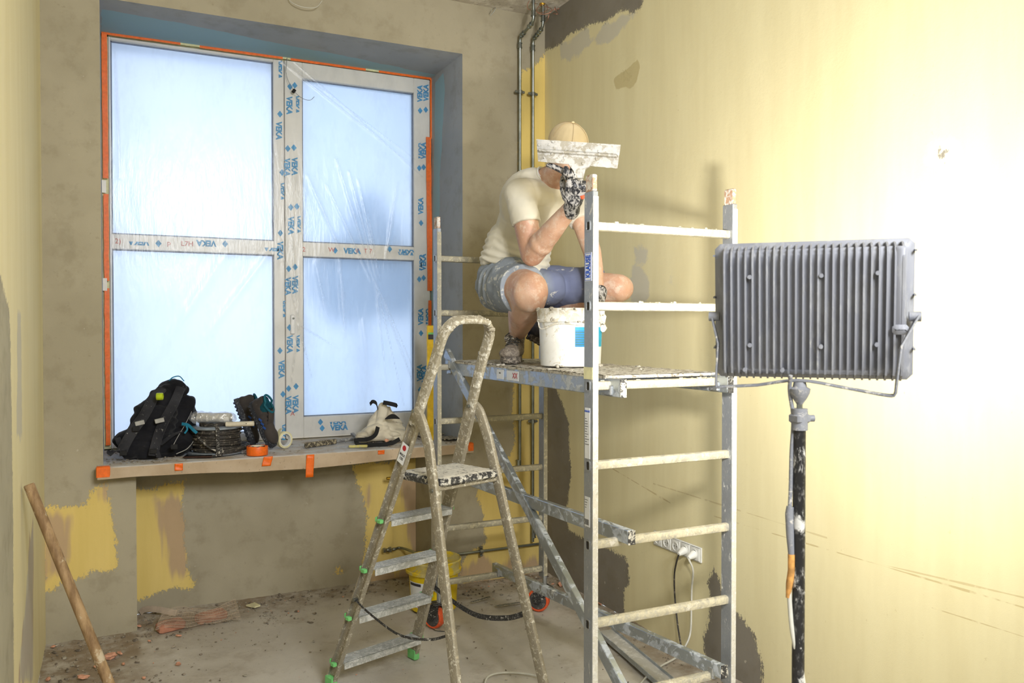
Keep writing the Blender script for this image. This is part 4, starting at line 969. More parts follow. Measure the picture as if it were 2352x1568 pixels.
# stand
sp0 = at(1837, 878, 1.70); base = Vector((sp0.x, sp0.y, 0))
sd_ = thing('light_stand', base, 'black telescopic tripod stand splashed with white paint under the floodlight', 'light stand')
ztop = sp0.z
MB().lathe((base.x, base.y, ztop - .045), (0, 0, 1), [(.006, 0), (.014, .012), (.020, .024), (.021, .032), (.014, .036), (.012, .046)], 24).build('mount_cup', M['grey_cable'], sd_)
zc = at(1838, 985, 1.70).z
MB().tube([(base.x, base.y, zc), (base.x, base.y, ztop - .04)], .0062, 14).build('inner_rod', M['steel'], sd_)
cl_ = MB().tube([(base.x, base.y, zc - .002), (base.x, base.y, zc + .042)], .0165, 18).build('clamp', M['grey_cable'], sd_)
MB().box((base.x, base.y, zc + .022), (.036, .030, .020), None, .004).build('clamp_block', M['grey_cable'], cl_)
MB().tube([Vector((base.x, base.y, zc + .022)) + camR * .012, Vector((base.x, base.y, zc + .022)) + camR * .030], .007, 10).build('clamp_knob', M['grey_cable'], cl_)
MB().tube([(base.x, base.y, .12), (base.x, base.y, zc)], .0127, 20).build('pole', M['black_pole'], sd_)
MB().tube([(base.x, base.y, .50), (base.x, base.y, .56)], .019, 18).build('collar', M['black_pole'], sd_)
for k in range(3):
    a = R(20 + 120 * k); dr = Vector((math.cos(a), math.sin(a), 0))
    MB().beam(Vector((base.x, base.y, .53)) + dr * .02, Vector((base.x, base.y, .012)) + dr * .42, .012, .020, bev=.003).build('leg', M['black_pole'], sd_)
    MB().beam(Vector((base.x, base.y, .16)) + dr * .01, Vector((base.x, base.y, .27)) + dr * .225, .006, .014).build('brace', M['black_pole'], sd_)
    MB().blob(Vector((base.x, base.y, .014)) + dr * .42, .016, .016, .014, 10, 6).build('rubber_foot', M['rubber'], sd_)
# supply cable: grey lead, then taped joint, then white flex
dd = 1.705
c1 = catmull([at(1816, 862, 1.69), at(1814, 900, dd), at(1822, 960, dd), at(1818, 1040, dd), at(1816, 1120, dd), at(1814, 1165, dd)], 6)
lc = thing('lamp_lead', at(1815, 1165, dd), 'grey and white supply lead hanging beside the black stand, joined with ochre tape', 'cable')
MB().tube(c1, .0042, 10).build('grey_flex', M['grey_cable'], lc)
MB().tube([at(1815, 1163, dd), at(1813, 1180, dd), at(1815, 1230, dd), at(1818, 1275, dd)], [.0075, .0085, .008, .0065], 12).build('connector', M['grey_cable'], lc)
MB().tube([at(1818, 1272, dd), at(1818, 1310, dd), at(1813, 1340, dd), at(1810, 1372, dd)], [.0075, .0075, .007, .0045], 12).build('tape_wrap', M['rust_tape'], lc)
MB().tube(catmull([at(1812, 1350, dd), at(1815, 1400, dd), at(1820, 1450, dd), at(1832, 1510, dd), at(1846, 1575, dd), at(1850, 1700, dd), at(1838, 1900, dd - .05), at(1860, 2350, dd - .05)], 6), .0048, 10).build('white_flex', M['white_cable'], lc)
# ------------------------------------------------------------------ the worker
wk0 = D(1200, 700, 4.0); wk0.z = DZ
wk = thing('person', wk0, 'man in cream shirt, blue grey shorts and sand cap squatting on the scaffold deck', 'person')
hipR, hipL = D(1152, 655, 4.00), D(1250, 662, 4.10); pel = D(1172, 640, 4.06)
kneeR, kneeL = D(1216, 666, 3.64), D(1420, 662, 3.86); ankR, ankL = D(1188, 768, 3.985), D(1240, 752, 4.03)
shR, shL = D(1196, 446, 3.74), D(1318, 452, 4.00); neck = D(1262, 412, 3.86); head = D(1303, 352, 3.72)
elR, elL = D(1222, 585, 3.69), D(1360, 578, 3.85); wrR, wrL = D(1314, 474, 3.43), D(1374, 684, 3.68)
chest = D(1228, 470, 3.93); waist = D(1192, 560, 4.03)
fwd = (camR * .72 - camF * .69)          # the way his chest faces
def wr_n(q, a, f): return a * noise.fractal(Vector(q) * f, 1.0, 2.0, 3)
body = Blob()
body.ell(pel, .155, .13, .12); body.ell(waist, .155, .135, .14); body.ell(chest, .165, .14, .17)
body.cap(waist, chest, .13, .135); body.cap(pel, waist, .14, .13)
body.cap(shR, shL, .062, .062); body.cap(chest, shR, .10, .065); body.cap(chest, shL, .10, .065); body.cap(chest, neck, .09, .065)
body.cap(neck - Vector((0, 0, .02)), head + Vector((0, 0, -.05)), .066, .060)
body.chain([shR, elR, elR * .55 + wrR * .45, wrR], [.062, .052, .049, .033]); body.chain([shL, elL, elL * .6 + wrL * .4, wrL], [.056, .043, .041, .029])
body.ell(elR * .75 + wrR * .25, .056, .052, .056)
body.chain([hipR, (hipR + kneeR) / 2, kneeR], [.105, .102, .084]); body.chain([hipL, (hipL + kneeL) / 2, kneeL], [.098, .088, .068])
def shin(k, a, r0=.062):
    c1 = k * .72 + a * .28; c2 = k * .35 + a * .65; back = camF * .022
    body.chain([k, c1 + back, c2 + back * .6, a], [r0, r0, r0 * .74, .040])
shin(kneeR + Vector((0, 0, -.01)), ankR, .084); shin(kneeL, ankL)
body.ell(kneeR - camF * .02 - Vector((0, 0, .012)), .078, .070, .088); body.ell(kneeL + camR * .015, .058, .055, .060)
# head: cranium, jaw, nose, brow, lips, ears
hf = (camR * .40 - camF * .80 - Vector((0, 0, .45))).normalized(); hs = hf.cross(Vector((0, 0, 1))).normalized(); hu = hs.cross(hf).normalized()
HR = Matrix((hs, -hf, hu)).transposed()
def hp_(x, y, z): return head + hs * x + hf * y + hu * z
body.ell(hp_(0, -.012, .030), .076, .096, .086, HR); body.ell(hp_(0, .012, -.030), .062, .078, .072, HR); body.cap(hp_(0, .035, -.075), hp_(0, .050, -.088), .036, .026)
body.ell(hp_(0, .088, .012), .050, .014, .012, HR); body.cap(hp_(0, .086, .004), hp_(0, .112, -.026), .009, .013); body.cap(hp_(-.012, .098, -.028), hp_(.012, .098, -.028), .009, .009)
body.cap(hp_(-.020, .084, -.055), hp_(.020, .084, -.055), .008, .008); body.cap(hp_(-.017, .082, -.067), hp_(.017, .082, -.067), .008, .008)
for s_ in (-1, 1):
    body.ell(hp_(.076 * s_, -.010, -.008), .010, .020, .032, HR); body.cap(hp_(.03 * s_, .078, .022), hp_(.052 * s_, .066, .020), .010, .008)
bd_ = body.build('body', M['skin'], wk, .0075, 5)
for s_ in (-1, 1):
    e = MB().blob(hp_(.031 * s_, .080, .002), .012, .012, .012, 12, 8).build('eye', M['white_plastic'], bd_); MB().blob(hp_(.031 * s_, .0895, .001), .005, .005, .005, 10, 6).build('iris', M['dark'], bd_)
# hair at nape and sides
hb_ = Blob().ell(hp_(0, -.030, .006), .079, .086, .062, HR).build('hair', plain('short brown hair', srgb(96, 76, 58), 0.9, 0, .2, 90, .5, 200), wk, .006, 2, lambda q, n: wr_n(q, .002, 60))
# cap: crown of panels, seams, button, peak
capm = Blob(); capm.ell(hp_(0, -.014, .048), .088, .106, .086, HR); cp = capm.build('cap', M['cap'], wk, .005, 3)
me = cp.data; bm = bmesh.new(); bm.from_mesh(me); o_ = ORG[cp.name]
bmesh.ops.bisect_plane(bm, geom=bm.verts[:] + bm.edges[:] + bm.faces[:], plane_co=hp_(0, 0, .030) - o_, plane_no=(hu + hf * .12).normalized(), clear_inner=True); bm.to_mesh(me); bm.free()
sd_m = MB()
for k in range(3):
    a = R(60 * k + 5); pts = []
    for j in range(25):
        th = R(-78 + 156 * j / 24); dx, dy = math.sin(th) * math.cos(a), math.sin(th) * math.sin(a)
        pts.append(hp_(dx * .0885, -.014 + dy * .1065, .048 + math.cos(th) * .0865))
    sd_m.tube(pts, .0009, 6)
sd_m.build('seam', plain('cap seam', srgb(188, 164, 124), 0.9), cp)
MB().blob(hp_(0, -.014, .136), .008, .008, .005).build('button', M['cap'], cp)
pk_ = MB()
def peak(u, v):
    x = (u - .5) * 2; q = math.sqrt(max(0, 1 - x * x * .92)); return hp_(x * .078, .070 * q + .068 * q * v + (.0), .034 - .010 * v - .022 * x * x)
pk_.grid(peak, 20, 8); pke = pk_.build('peak', M['cap'], cp, 60, False); mdx = pke.modifiers.new('s', 'SOLIDIFY'); mdx.thickness = .003
# t-shirt: torso and sleeves, hems slightly raised
sh = Blob()
sh.ell(waist, .168, .150, .13); sh.ell(chest, .175, .150, .175); sh.cap(waist - Vector((0, 0, .03)), chest, .142, .150)
wl_ = pel * .55 + waist * .45
sh.cyl(wl_ - Vector((0, 0, .012)), waist, .172, .160, 32); sh.ell(wl_ + Vector((0, 0, .01)), .172, .162, .06)
sh.cap(shR, shL, .072, .070); sh.cap(chest, shR, .11, .076); sh.cap(chest, shL, .11, .074); sh.cap(chest, neck - Vector((0, 0, .055)), .105, .078)
slR = shR * .50 + elR * .50; slL = shL * .52 + elL * .48
sh.cyl(shR, slR, .070, .066); sh.cyl(slR - (slR - shR).normalized() * .016, slR, .0675, .0685); sh.cyl(shL, slL, .068, .062); sh.cyl(slL - (slL - shL).normalized() * .016, slL, .0635, .0645)
def shirt_fold(q, n):
    t = (q - pel).dot((chest - pel).normalized()); a = max(0, 1 - abs(t - .10) / .14)
    f = math.sin((q.z * 1.0 + (q - pel).dot(camR) * .35 + .03 * noise.noise(q * 8)) * 2 * math.pi / .036)
    sl = max(0, 1 - (q - slR).length / .13)
    return .0055 * a * f + .004 * sl * math.sin((q - shR).dot((slR - shR).normalized()) * 2 * math.pi / .05 + 5 * noise.noise(q * 9)) + wr_n(q, .0035, 11)
shirt = sh.build('t_shirt', M['shirt'], wk, .006, 4, shirt_fold)
# neck opening: cut the shirt with a slanted sphere round the neck
def cut_sphere(o, c, r, scale=(1, 1, 1)):
    me = o.data; bm = bmesh.new(); bm.from_mesh(me); o0 = ORG[o.name]; dele = []
    for v in bm.verts:
        d = v.co + o0 - c
        if Vector((d.x / scale[0], d.y / scale[1], d.z / scale[2])).length < r: dele.append(v)
    bmesh.ops.delete(bm, geom=dele, context='VERTS'); bm.to_mesh(me); bm.free()
nc = neck + fwd * .045 + Vector((0, 0, .045)); cut_sphere(shirt, nc, .088, (1, 1, 1.15))
# collar rib along the neckline
me = shirt.data; bm = bmesh.new(); bm.from_mesh(me)
be = [e for e in bm.edges if e.is_boundary]; adj = {}
for e in be:
    for v in e.verts: adj.setdefault(v.index, []).append(e)
loops = []; seen = set()
for e in be:
    if e.index in seen: continue
    v = e.verts[0]; loop = [v.co.copy()]; cur = e; st = v
    while True:
        seen.add(cur.index); v = cur.other_vert(v); loop.append(v.co.copy())
        nx = [q for q in adj[v.index] if q.index not in seen]
        if not nx: break
        cur = nx[0]
    loops.append(loop)
bm.free()
if loops:
    lp_ = max(loops, key=len)[:-1]
    for _ in range(8): lp_ = [(lp_[i - 1] + lp_[i] * 2 + lp_[(i + 1) % len(lp_)]) / 4 for i in range(len(lp_))]
    MB().tube([q + ORG[shirt.name] for q in lp_], .0055, 8, True).build('collar', M['shirt'], shirt)
    ch = [q + ORG[shirt.name] + Vector((0, 0, .012)) for q in lp_]; cn = Vector((0, 0, 0))
    for q in ch: cn += q / len(ch)
    ch2 = [cn + (q - cn) * .96 - Vector((0, 0, .002)) for q in ch]; nb = MB()
    for i in range(0, len(ch2), 1): nb.blob(ch2[i], .0018, .0018, .0018, 6, 4)
    nb.build('necklace', M['white_sticker'], wk)
# shorts
so = Blob()
so.ell(pel, .166, .146, .120); so.cyl(wl_ - Vector((0, 0, .05)), wl_ + Vector((0, 0, .004)), .160, .150, 32)
hemR = hipR * .20 + kneeR * .80; hemL = hipL * .26 + kneeL * .74
so.cyl(hipR - (kneeR - hipR) * .05, hemR, .128, .112); so.ell((hipR + hemR) / 2 + Vector((0, 0, .025)), .11, .12, .115); so.cyl(hipL - (kneeL - hipL) * .05, hemL, .118, .096)
so.cyl(hemR - (hemR - hipR).normalized() * .022, hemR, .1125, .114); so.cyl(hemL - (hemL - hipL).normalized() * .022, hemL, .0985, .099)
so.cap((hipR + hipL) / 2 + camF * .02, ((hipR + hipL) / 2).lerp(kneeR.lerp(kneeL, .62), .42), .105, .088)
def short_fold(q, n):
    s_ = (q - hipR).length; return .005 * math.sin((q - hipR).dot((kneeR - hipR).normalized()) * 80 + 6 * noise.noise(q * 7)) * max(0, 1 - abs(s_ - .13) / .12) + wr_n(q, .006, 9)
shorts = so.build('shorts', M['shorts'], wk, .006, 3, short_fold)
_d = []
for v_ in shorts.data.vertices:
    c = v_.co + ORG[shorts.name]; dR = (c - (hipR + kneeR) / 2).length; dL = (c - (hipL + kneeL) / 2).length; _d.append(min(1, max(0, .5 + (dL * .82 - dR) * 12)))
_at = shorts.data.attributes.new('dust', 'FLOAT', 'POINT'); _at.data.foreach_set('value', _d)
# feet: boots with sole, tongue, laces, sock
def boot(name_l, heel, toe, up, matb, solem, sockp, laces=True):
    f = (toe - heel).normalized(); s_ = f.cross(up).normalized(); u = s_.cross(f).normalized()
    RM = Matrix((s_, f, u)).transposed(); L = (toe - heel).length
    def b(x, y, z): return heel + s_ * x + f * y * L + u * z
    g = Blob(); g.cap(b(0, .14, .045), b(0, .36, .048), .040, .040); g.cap(b(0, .36, .05), b(0, .84, .036), .040, .034); g.ell(b(0, .78, .036), .048, .062, .032, RM); g.ell(b(0, .12, .05), .037, .040, .046, RM)
    g.cyl(b(0, .20, .05), b(0, .16, .112), .042, .046); g.cyl(b(0, .17, .10), b(0, .165, .118), .047, .046)
    rt = g.build(name_l, matb, wk, .005, 4, lambda q, n: wr_n(q, .0022, 35))
    so_ = MB(); out = []
    for k in range(28):
        a = 2 * math.pi * k / 28; y = .5 - .5 * math.cos(a) ; w = .034 + .017 * math.exp(-((y - .75) / .2) ** 2) + .004 * math.exp(-((y - .12) / .15) ** 2)
        e = abs(math.sin(a)) ** .55; out.append((math.copysign(w * e, math.sin(a)), .0 + (y) * 1.02 - .01))
    so_.quad_ring([[b(x, y, z) for x, y in out] for z in (-.004, .0, .018, .022)])
    so_.build('sole', solem, rt, 40)
    for k in range(9): MB().box(b(0, .08 + .10 * k, -.006), (.074, .012, .008), RM).build('lug', solem, rt, 0)
    MB().grid(lambda uu, vv: b((uu - .5) * .062 * (1 - .25 * vv * 0), .40 - .20 * vv, .082 + .075 * vv - .05 * (uu - .5) ** 2 * 4 * .25), 8, 8).build('tongue', matb, rt, 60, False)
    bl = MB().tube(catmull([b(-.038, .30, .085), b(-.02, .20, .135), b(.02, .20, .138), b(.040, .30, .088)], 4), .008, 8).build('cuff', matb, rt)
    if laces:
        for k in range(5):
            y = .66 - .085 * k; z = .072 + .012 * k; y2 = y - .085; z2 = z + .012
            for q in (-1, 1): MB().tube(catmull([b(-.030 * q, y, z - .012), b(0, (y + y2) / 2, z + .009), b(.030 * q, y2, z2 - .012)], 4), .0026, 6).build('lace', M['knot'], rt)
        MB().tube(catmull([b(0, .30, .135), b(-.03, .34, .130), b(-.045, .30, .105), b(-.01, .30, .132), b(.03, .36, .125), b(.046, .31, .10), b(0, .30, .134)], 5), .0026, 6).build('lace_bow', M['knot'], rt)
    return rt
footR_h = Vector((ankR.x, ankR.y, DZ + .016)) + camF * .045; tdir = (-camF * .98 - camR * .16).normalized()
boot('boot', footR_h, footR_h + tdir * .285, Vector((0, 0, 1)), M['boot'], M['sole'], None)
footL_h = D(1214, 772, 4.05); footL_t = D(1300, 818, 3.92); footL_t.z = DZ + .035
boot('boot', footL_h, footL_t, (Vector((0, 0, 1)) + camR * .2), M['boot_dark'], M['sole'], None, False)
for a, k in ((ankR, kneeR), (ankL, kneeL)):
    d = (k - a).normalized(); top = a + d * .035
    MB().lathe(a - d * .055, d, [(.040, 0), (.041, .05), (.0405, .082), (.043, .088), (.0425, .098), (.036, .098)], 20).build('sock', M['sock'], wk)
# gloved hands
def hand(wrist, dirf, palm_n, side, spread, curl, thumb_dir, scale=1.0, name='glove', extra=None):
    """dirf: wrist to knuckles, palm_n: out of the palm, side: toward the thumb"""
    f = dirf.normalized(); s_ = (side - f * side.dot(f)).normalized(); n = f.cross(s_).normalized()
    if n.dot(palm_n) < 0: n = -n
    g = Blob(); k = scale
    g.cyl(wrist - f * .035, wrist + f * .02, .036 * k, .034 * k)
    g.cap(wrist - f * .032, wrist - f * .030, .036 * k, .036 * k)
    for q in range(4):
        off = (.030 - .020 * q) * k; g.cap(wrist + f * .018 + s_ * off * .6, wrist + f * .085 * k + s_ * off, .021 * k, .0155 * k)
    for q in range(4):
        off = (.033 - .0215 * q) * k; L = [.046, .050, .047, .036][q] * k; p = wrist + f * (.090 - .004 * abs(q - 1)) * k + s_ * off; ang = 0.0
        for j in range(3):
            c = (curl[q][j] if isinstance(curl[q], (list, tuple)) else curl[q]); ang += R(c); dvec = f * math.cos(ang) + n * math.sin(ang)
            p2 = p + dvec * L * [1, .68, .55][j]; g.cap(p, p2, (.0128 - .0012 * j) * k, (.0118 - .0014 * j) * k, 10); p = p2
    p = wrist + f * .028 * k + s_ * .032 * k
    td = thumb_dir.normalized(); p2 = p + td * .040 * k; td2 = (td * .7 + f * .5 + n * .35).normalized(); p3 = p2 + td2 * .034 * k; p4 = p3 + (td2 * .6 + n * .6).normalized() * .026 * k
    g.cap(p, p2, .018 * k, .0145 * k, 10); g.cap(p2, p3, .0145 * k, .013 * k, 10); g.cap(p3, p4, .013 * k, .0105 * k, 10)
    return g.build(name, M['glove'], wk, .0032, 3, lambda q, nn: wr_n(q, .0018, 45))
# trowel: wide blade in front of the face, handle in the right hand
TRD = 3.36
ta, tb = D(1232, 320, TRD + .02), D(1426, 333, TRD - .03); tc, td_ = D(1418, 387, TRD - .035), D(1236, 371, TRD + .015)
tro = thing('filling_trowel', D(1328, 350, TRD), 'wide plaster smeared filling trowel held up in front of the face', 'trowel')
nb_ = (tb - ta).cross(td_ - ta).normalized()
if nb_.dot(camF) > 0: nb_ = -nb_
m = MB(); nU = 40; top = []; bot = []
for i in range(nU + 1):
    u = i / nU; top.append(ta.lerp(tb, u) + Vector((0, 0, .0008 * noise.noise(Vector((i * .6, 0, 0)))))); bot.append(td_.lerp(tc, u) + Vector((0, 0, .0018 * noise.noise(Vector((i * .5, 5, 0))))))
m.prism(top + bot[::-1], nb_ * .003); m.build('blade', M['trowel'], tro, 0)
mid_l, mid_r = ta.lerp(td_, .52), tb.lerp(tc, .50)
MB().beam(mid_l.lerp(mid_r, .01) + nb_ * .004, mid_l.lerp(mid_r, .985) + nb_ * .004, .028, .010, up=nb_.cross((mid_r - mid_l).normalized()), bev=.004).build('blade_holder', M['trowel'], tro)
hd_top = D(1332, 383, TRD - .005); hgrip = D(1320, 440, TRD + .05)
MB().prism([D(1306, 378, TRD), D(1358, 382, TRD - .01), D(1345, 390, TRD - .01), D(1340, 410, TRD), D(1322, 410, TRD), D(1318, 394, TRD)], nb_ * .012).build('neck', M['trowel'], tro, 0)
MB().tube([D(1331, 396, TRD + .016), D(1330, 420, TRD + .035), D(1326, 455, TRD + .06), D(1326, 468, TRD + .07)], [.013, .016, .016, .012], 14).build('handle', M['trowel'], tro)
MB().tube([D(1338, 448, TRD + .02), D(1340, 456, TRD + .024)], [.014, .010], 12).build('handle_end', plain('orange grip', srgb(224, 96, 60), .5), tro)
for k in range(14):
    u, v = random.random(), random.random(); c = ta.lerp(tb, u).lerp(td_.lerp(tc, u), v) + nb_ * .004
    MB().blob(c, random.uniform(.003, .008), random.uniform(.002, .004), random.uniform(.003, .007), 7, 4, None, .3).build('plaster_blob', M['trowel'], tro, 60)
handdir = (D(1328, 410, TRD - .012) - wrR)
hand(wrR + handdir.normalized() * .010, handdir, (camF * .5 + camR * .6), -camR + Vector((0, 0, .3)), 0, [[40, 20, 10], [75, 70, 45], [80, 75, 50], [80, 80, 50]], (Vector((0, 0, 1)) * .9 - camR * .3 + camF * .5))
# forefinger laid along the trowel's back
fg = Blob(); fg.chain([D(1308, 412, TRD + .03), D(1292, 392, TRD + .025), D(1275, 384, TRD + .022), D(1260, 379, TRD + .02)], [.014, .013, .012, .010]); fg.chain([D(1316, 404, TRD + .0), D(1300, 396, TRD - .012), D(1300, 388, TRD - .008)], [.015, .014, .012])
fg.build('glove_finger', M['glove'], wk, .0035, 3, lambda q, n: wr_n(q, .0015, 40))
dl = (D(1366, 716, 3.64) - wrL)
hand(wrL, dl, -camR, -camF, 0, [[30, 45, 30], [35, 45, 30], [40, 45, 30], [45, 45, 30]], (Vector((0, 0, -1)) * .4 - camF * .8 - camR * .3), .95)

# ------------------------------------------------------------------ buckets
def bucket(name, c, rb, rt, h, mat, rimmat, label, lid=False):
    t = thing(name, c, label, 'bucket'); c = Vector(c)
    MB().lathe(c, (0, 0, 1), [(.001, .004), (rb - .012, .004), (rb - .008, 0), (rb, .004), (rt - .004, h - .05), (rt - .001, h - .012)] + ([] if lid else [(rt - .004, h - .012), (rb - .004, .010), (.001, .010)]), 48, True, False).build('body', mat, t, 35)
    return t
BZ = DZ + .006
bc_ = Vector((1.792, 3.115, BZ)); bk = bucket('plaster_bucket', bc_, .130, .141, .245, M['bucket'], None, 'white plaster bucket with a teal label standing on the scaffold deck')
MB().lathe(bc_, (0, 0, 1), [(.138, .188), (.146, .190), (.147, .200), (.144, .204), (.146, .232), (.150, .240), (.149, .248), (.141, .248), (.139, .236)], 48, False, True).build('rim', M['bucket_rim'], bk)
MB().lathe(bc_, (0, 0, 1), [(.001, .214), (.07, .218), (.137, .212), (.137, .20), (.001, .20)], 36).build('plaster_fill', M['deck'], bk)
def on_cyl(c, r0, r1, h, ang, z, out=.001):
    r = r0 + (r1 - r0) * z / h + out; return Vector(c) + Vector((math.cos(ang) * r, math.sin(ang) * r, z))
aview = math.atan2(-(bc_.y), -(bc_.x))   # side turned to the camera; label, blobs and handle are set from it
def bucket_patch(a0, a1, z0, z1, name, mat, out=.0012, par=None):
    MB().grid(lambda u, v: on_cyl(bc_, .130, .139, .2, a0 + (a1 - a0) * u, z0 + (z1 - z0) * v, out), 14, 1).build(name, mat, par or bk, 60, False)
a_l = aview + R(16)
for (px0, px1) in ((1312, 1400),):
    aa0, aa1 = aview + R(8), aview + R(76)
    bucket_patch(aa0, aa1, .085, .168, 'label', M['teal'])
    for k in range(13): bucket_patch(aa0 + .01, aa1 - R(34), .088 + .0052 * k, .0902 + .0052 * k, 'label_line', M['black_ink'] if k % 2 else M['blue_ink'], .0018)
for k in range(22):
    a = aview + random.uniform(-1.3, 1.3); z = random.choice([.245, .245, .2, .004, .19])
    MB().blob(on_cyl(bc_, .137, .146, .25, a, z, .002), .010 * random.uniform(.4, 1.3), .010 * random.uniform(.4, 1.2), .007 * random.uniform(.5, 1.4), 7, 5, None, .35).build('plaster_blob', M['deck'], bk, 60)
for k in range(3):
    MB().blob(on_cyl(bc_, .137, .150, .25, aview + R(62 + 4 * k), .235 - .035 * k, .002), .014, .014, .02, 9, 6, None, .3).build('plaster_blob', M['bucket_rim'], bk, 60)
MB().tube(catmull([on_cyl(bc_, .141, .141, .2, aview + R(-75), .20, .004), on_cyl(bc_, .141, .141, .2, aview + R(-55), .16, .010), on_cyl(bc_, .141, .141, .2, aview + R(-20), .185, .006), on_cyl(bc_, .141, .141, .2, aview + R(20), .178, .006), on_cyl(bc_, .141, .141, .2, aview + R(70), .20, .004)], 6), .0028, 6).build('wire_handle', M['bucket_rim'], bk)
yc = D(996, 1400, 4.60); yc.z = .006
yb_ = bucket('lidded_bucket', yc, .125, .142, .265, M['yellow_pl'], None, 'yellow lidded bucket on the floor behind the step ladder', True)
MB().lathe(yc, (0, 0, 1), [(.146, .205), (.154, .208), (.155, .222), (.149, .226), (.151, .262), (.156, .272), (.150, .278), (.143, .268), (.130, .264), (.001, .264)], 48, False).build('lid', M['yellow_lid'], yb_)
for (z0, z1, mt, a0, a1) in ((.03, .17, 'white_sticker', -70, -20), (.035, .07, 'red_ink', -66, -24), (.15, .165, 'black_ink', -66, -30)):
    av = math.atan2(-yc.y, -yc.x); o_ = .0014 if mt == 'white_sticker' else .002
    MB().grid(lambda u, v: on_cyl(yc, .125, .1395, .215, av + R(a0 + (a1 - a0) * u), z0 + (z1 - z0) * v, o_), 10, 1).build('label', M[mt], yb_, 60, False)
# ------------------------------------------------------------------ things on the window sill
SH = 0.872
def S(px, py): return P(px, py, 'Z', SH)
def rotz(a): return Matrix.Rotation(a, 3, 'Z')
# backpack leaning on the window, straps towards the room
b0 = P(352, 1050, 'Y', 4.74); b0.z = SH
bp = thing('backpack', b0, 'black dusty backpack with padded straps and a lime green tag on the sill', 'backpack')
def bk_(px, py, y): return P(px, py, 'Y', y)
g = Blob()
g.chain([bk_(340, 1015, 4.80), bk_(355, 960, 4.83), bk_(385, 905, 4.88)], [.115, .112, .072]); g.ell(bk_(335, 1010, 4.78), .155, .10, .075); g.ell(bk_(395, 895, 4.89), .085, .075, .055)
g.cap(bk_(300, 1030, 4.76), bk_(400, 1026, 4.78), .055, .06); g.cap(bk_(425, 925, 4.92), bk_(418, 1000, 4.86), .055, .075); g.ell(bk_(415, 1015, 4.80), .085, .08, .06)
g.box(b0 + Vector((0, .05, -.055)), (.6, .5, .1))if False else None
bod = g.build('bag_body', M['pack'], bp, .006, 3, lambda q, n: .010 * noise.fractal(q * 9, 1, 2, 4) + .005 * math.sin(q.z * 90 + 6 * noise.noise(q * 8)))
for v in bod.data.vertices:
    if v.co.z < 0.003: v.co.z = 0.003
    if v.co.y > .42: v.co.y = .42
def strp(name, pts, w, t, mat, side=(1, 0, 0), par=None):
    return MB().sweep(catmull(pts, 6), rrect(w, t, .3, 3), side).build(name, M[mat], par or bp, 40)
sL = strp('shoulder_strap', [bk_(372, 893, 4.80), bk_(352, 915, 4.74), bk_(330, 955, 4.69), bk_(308, 985, 4.67), bk_(290, 1015, 4.66), bk_(278, 1040, 4.665)], .050, .018, 'strap')
sR = strp('shoulder_strap', [bk_(415, 890, 4.82), bk_(400, 925, 4.76), bk_(378, 965, 4.71), bk_(365, 995, 4.68), bk_(355, 1030, 4.66), bk_(352, 1046, 4.66)], .048, .018, 'strap')
for par, pts in ((sL, [(310, 968), (330, 965), (332, 974), (312, 978)]), (sR, [(358, 962), (375, 960), (376, 969), (357, 972)])):
    q = [P(a, b, 'Y', 4.66) for a, b in pts]; c = sum(q, Vector()) / 4
    MB().box(c + Vector((0, .006, 0)), (.045, .020, .022), Matrix.Rotation(R(-12), 3, 'Y'), .002).build('reflective_patch', M['reflect'], par, 0)
strp('webbing', [bk_(290, 1010, 4.65), bk_(283, 1030, 4.655), bk_(262, 1036, 4.64), bk_(250, 1038, 4.64), bk_(258, 1044, 4.63)], .022, .003, 'strap')
strp('webbing', [bk_(356, 1025, 4.65), bk_(362, 1040, 4.645), bk_(365, 1050, 4.62)], .022, .003, 'strap')
strp('webbing', [bk_(368, 1020, 4.67), bk_(395, 1000, 4.70), bk_(418, 990, 4.74)], .020, .003, 'strap')
strp('webbing', [bk_(270, 1005, 4.70), bk_(276, 1020, 4.68), bk_(292, 1028, 4.66)], .026, .004, 'strap')
for (px, py) in ((283, 1040), (352, 1036), (400, 1026), (312, 985)): MB().box(bk_(px, py, 4.645), (.034, .010, .026), None, .003).build('buckle', M['tote_black'], bp)
gl_ = strp('grab_loop', [bk_(388, 874, 4.86), bk_(398, 866, 4.86), bk_(412, 864, 4.87), bk_(422, 874, 4.88)], .020, .005, 'cyan_cloth', (0, 1, 0))
c_ = bk_(369, 910, 4.66); MB().lathe(c_ - Vector((.020, .0, 0)), (1, -.25, 0), [(.017, 0), (.019, .002), (.019, .030), (.017, .032), (.014, .032), (.014, 0)], 20, False, True).build('tag_ring', M['lime'], bp)
strp('side_piping', [bk_(440, 945, 4.84), bk_(425, 975, 4.76), bk_(410, 1000, 4.72), bk_(398, 1022, 4.70)], .003, .003, 'reflect', (0, 1, 0))
strp('side_piping', [bk_(448, 1008, 4.76), bk_(430, 1030, 4.72), bk_(405, 1042, 4.69)], .004, .004, 'reflect', (0, 1, 0))
strp('elastic_cord', [bk_(418, 973, 4.73), bk_(432, 976, 4.71), bk_(445, 988, 4.70), bk_(452, 994, 4.70)], .016, .006, 'cyan_cloth', (0, 0, 1))
strp('elastic_cord', [bk_(428, 978, 4.71), bk_(430, 986, 4.70), bk_(424, 995, 4.70)], .009, .005, 'cyan_cloth', (1, 0, 0))
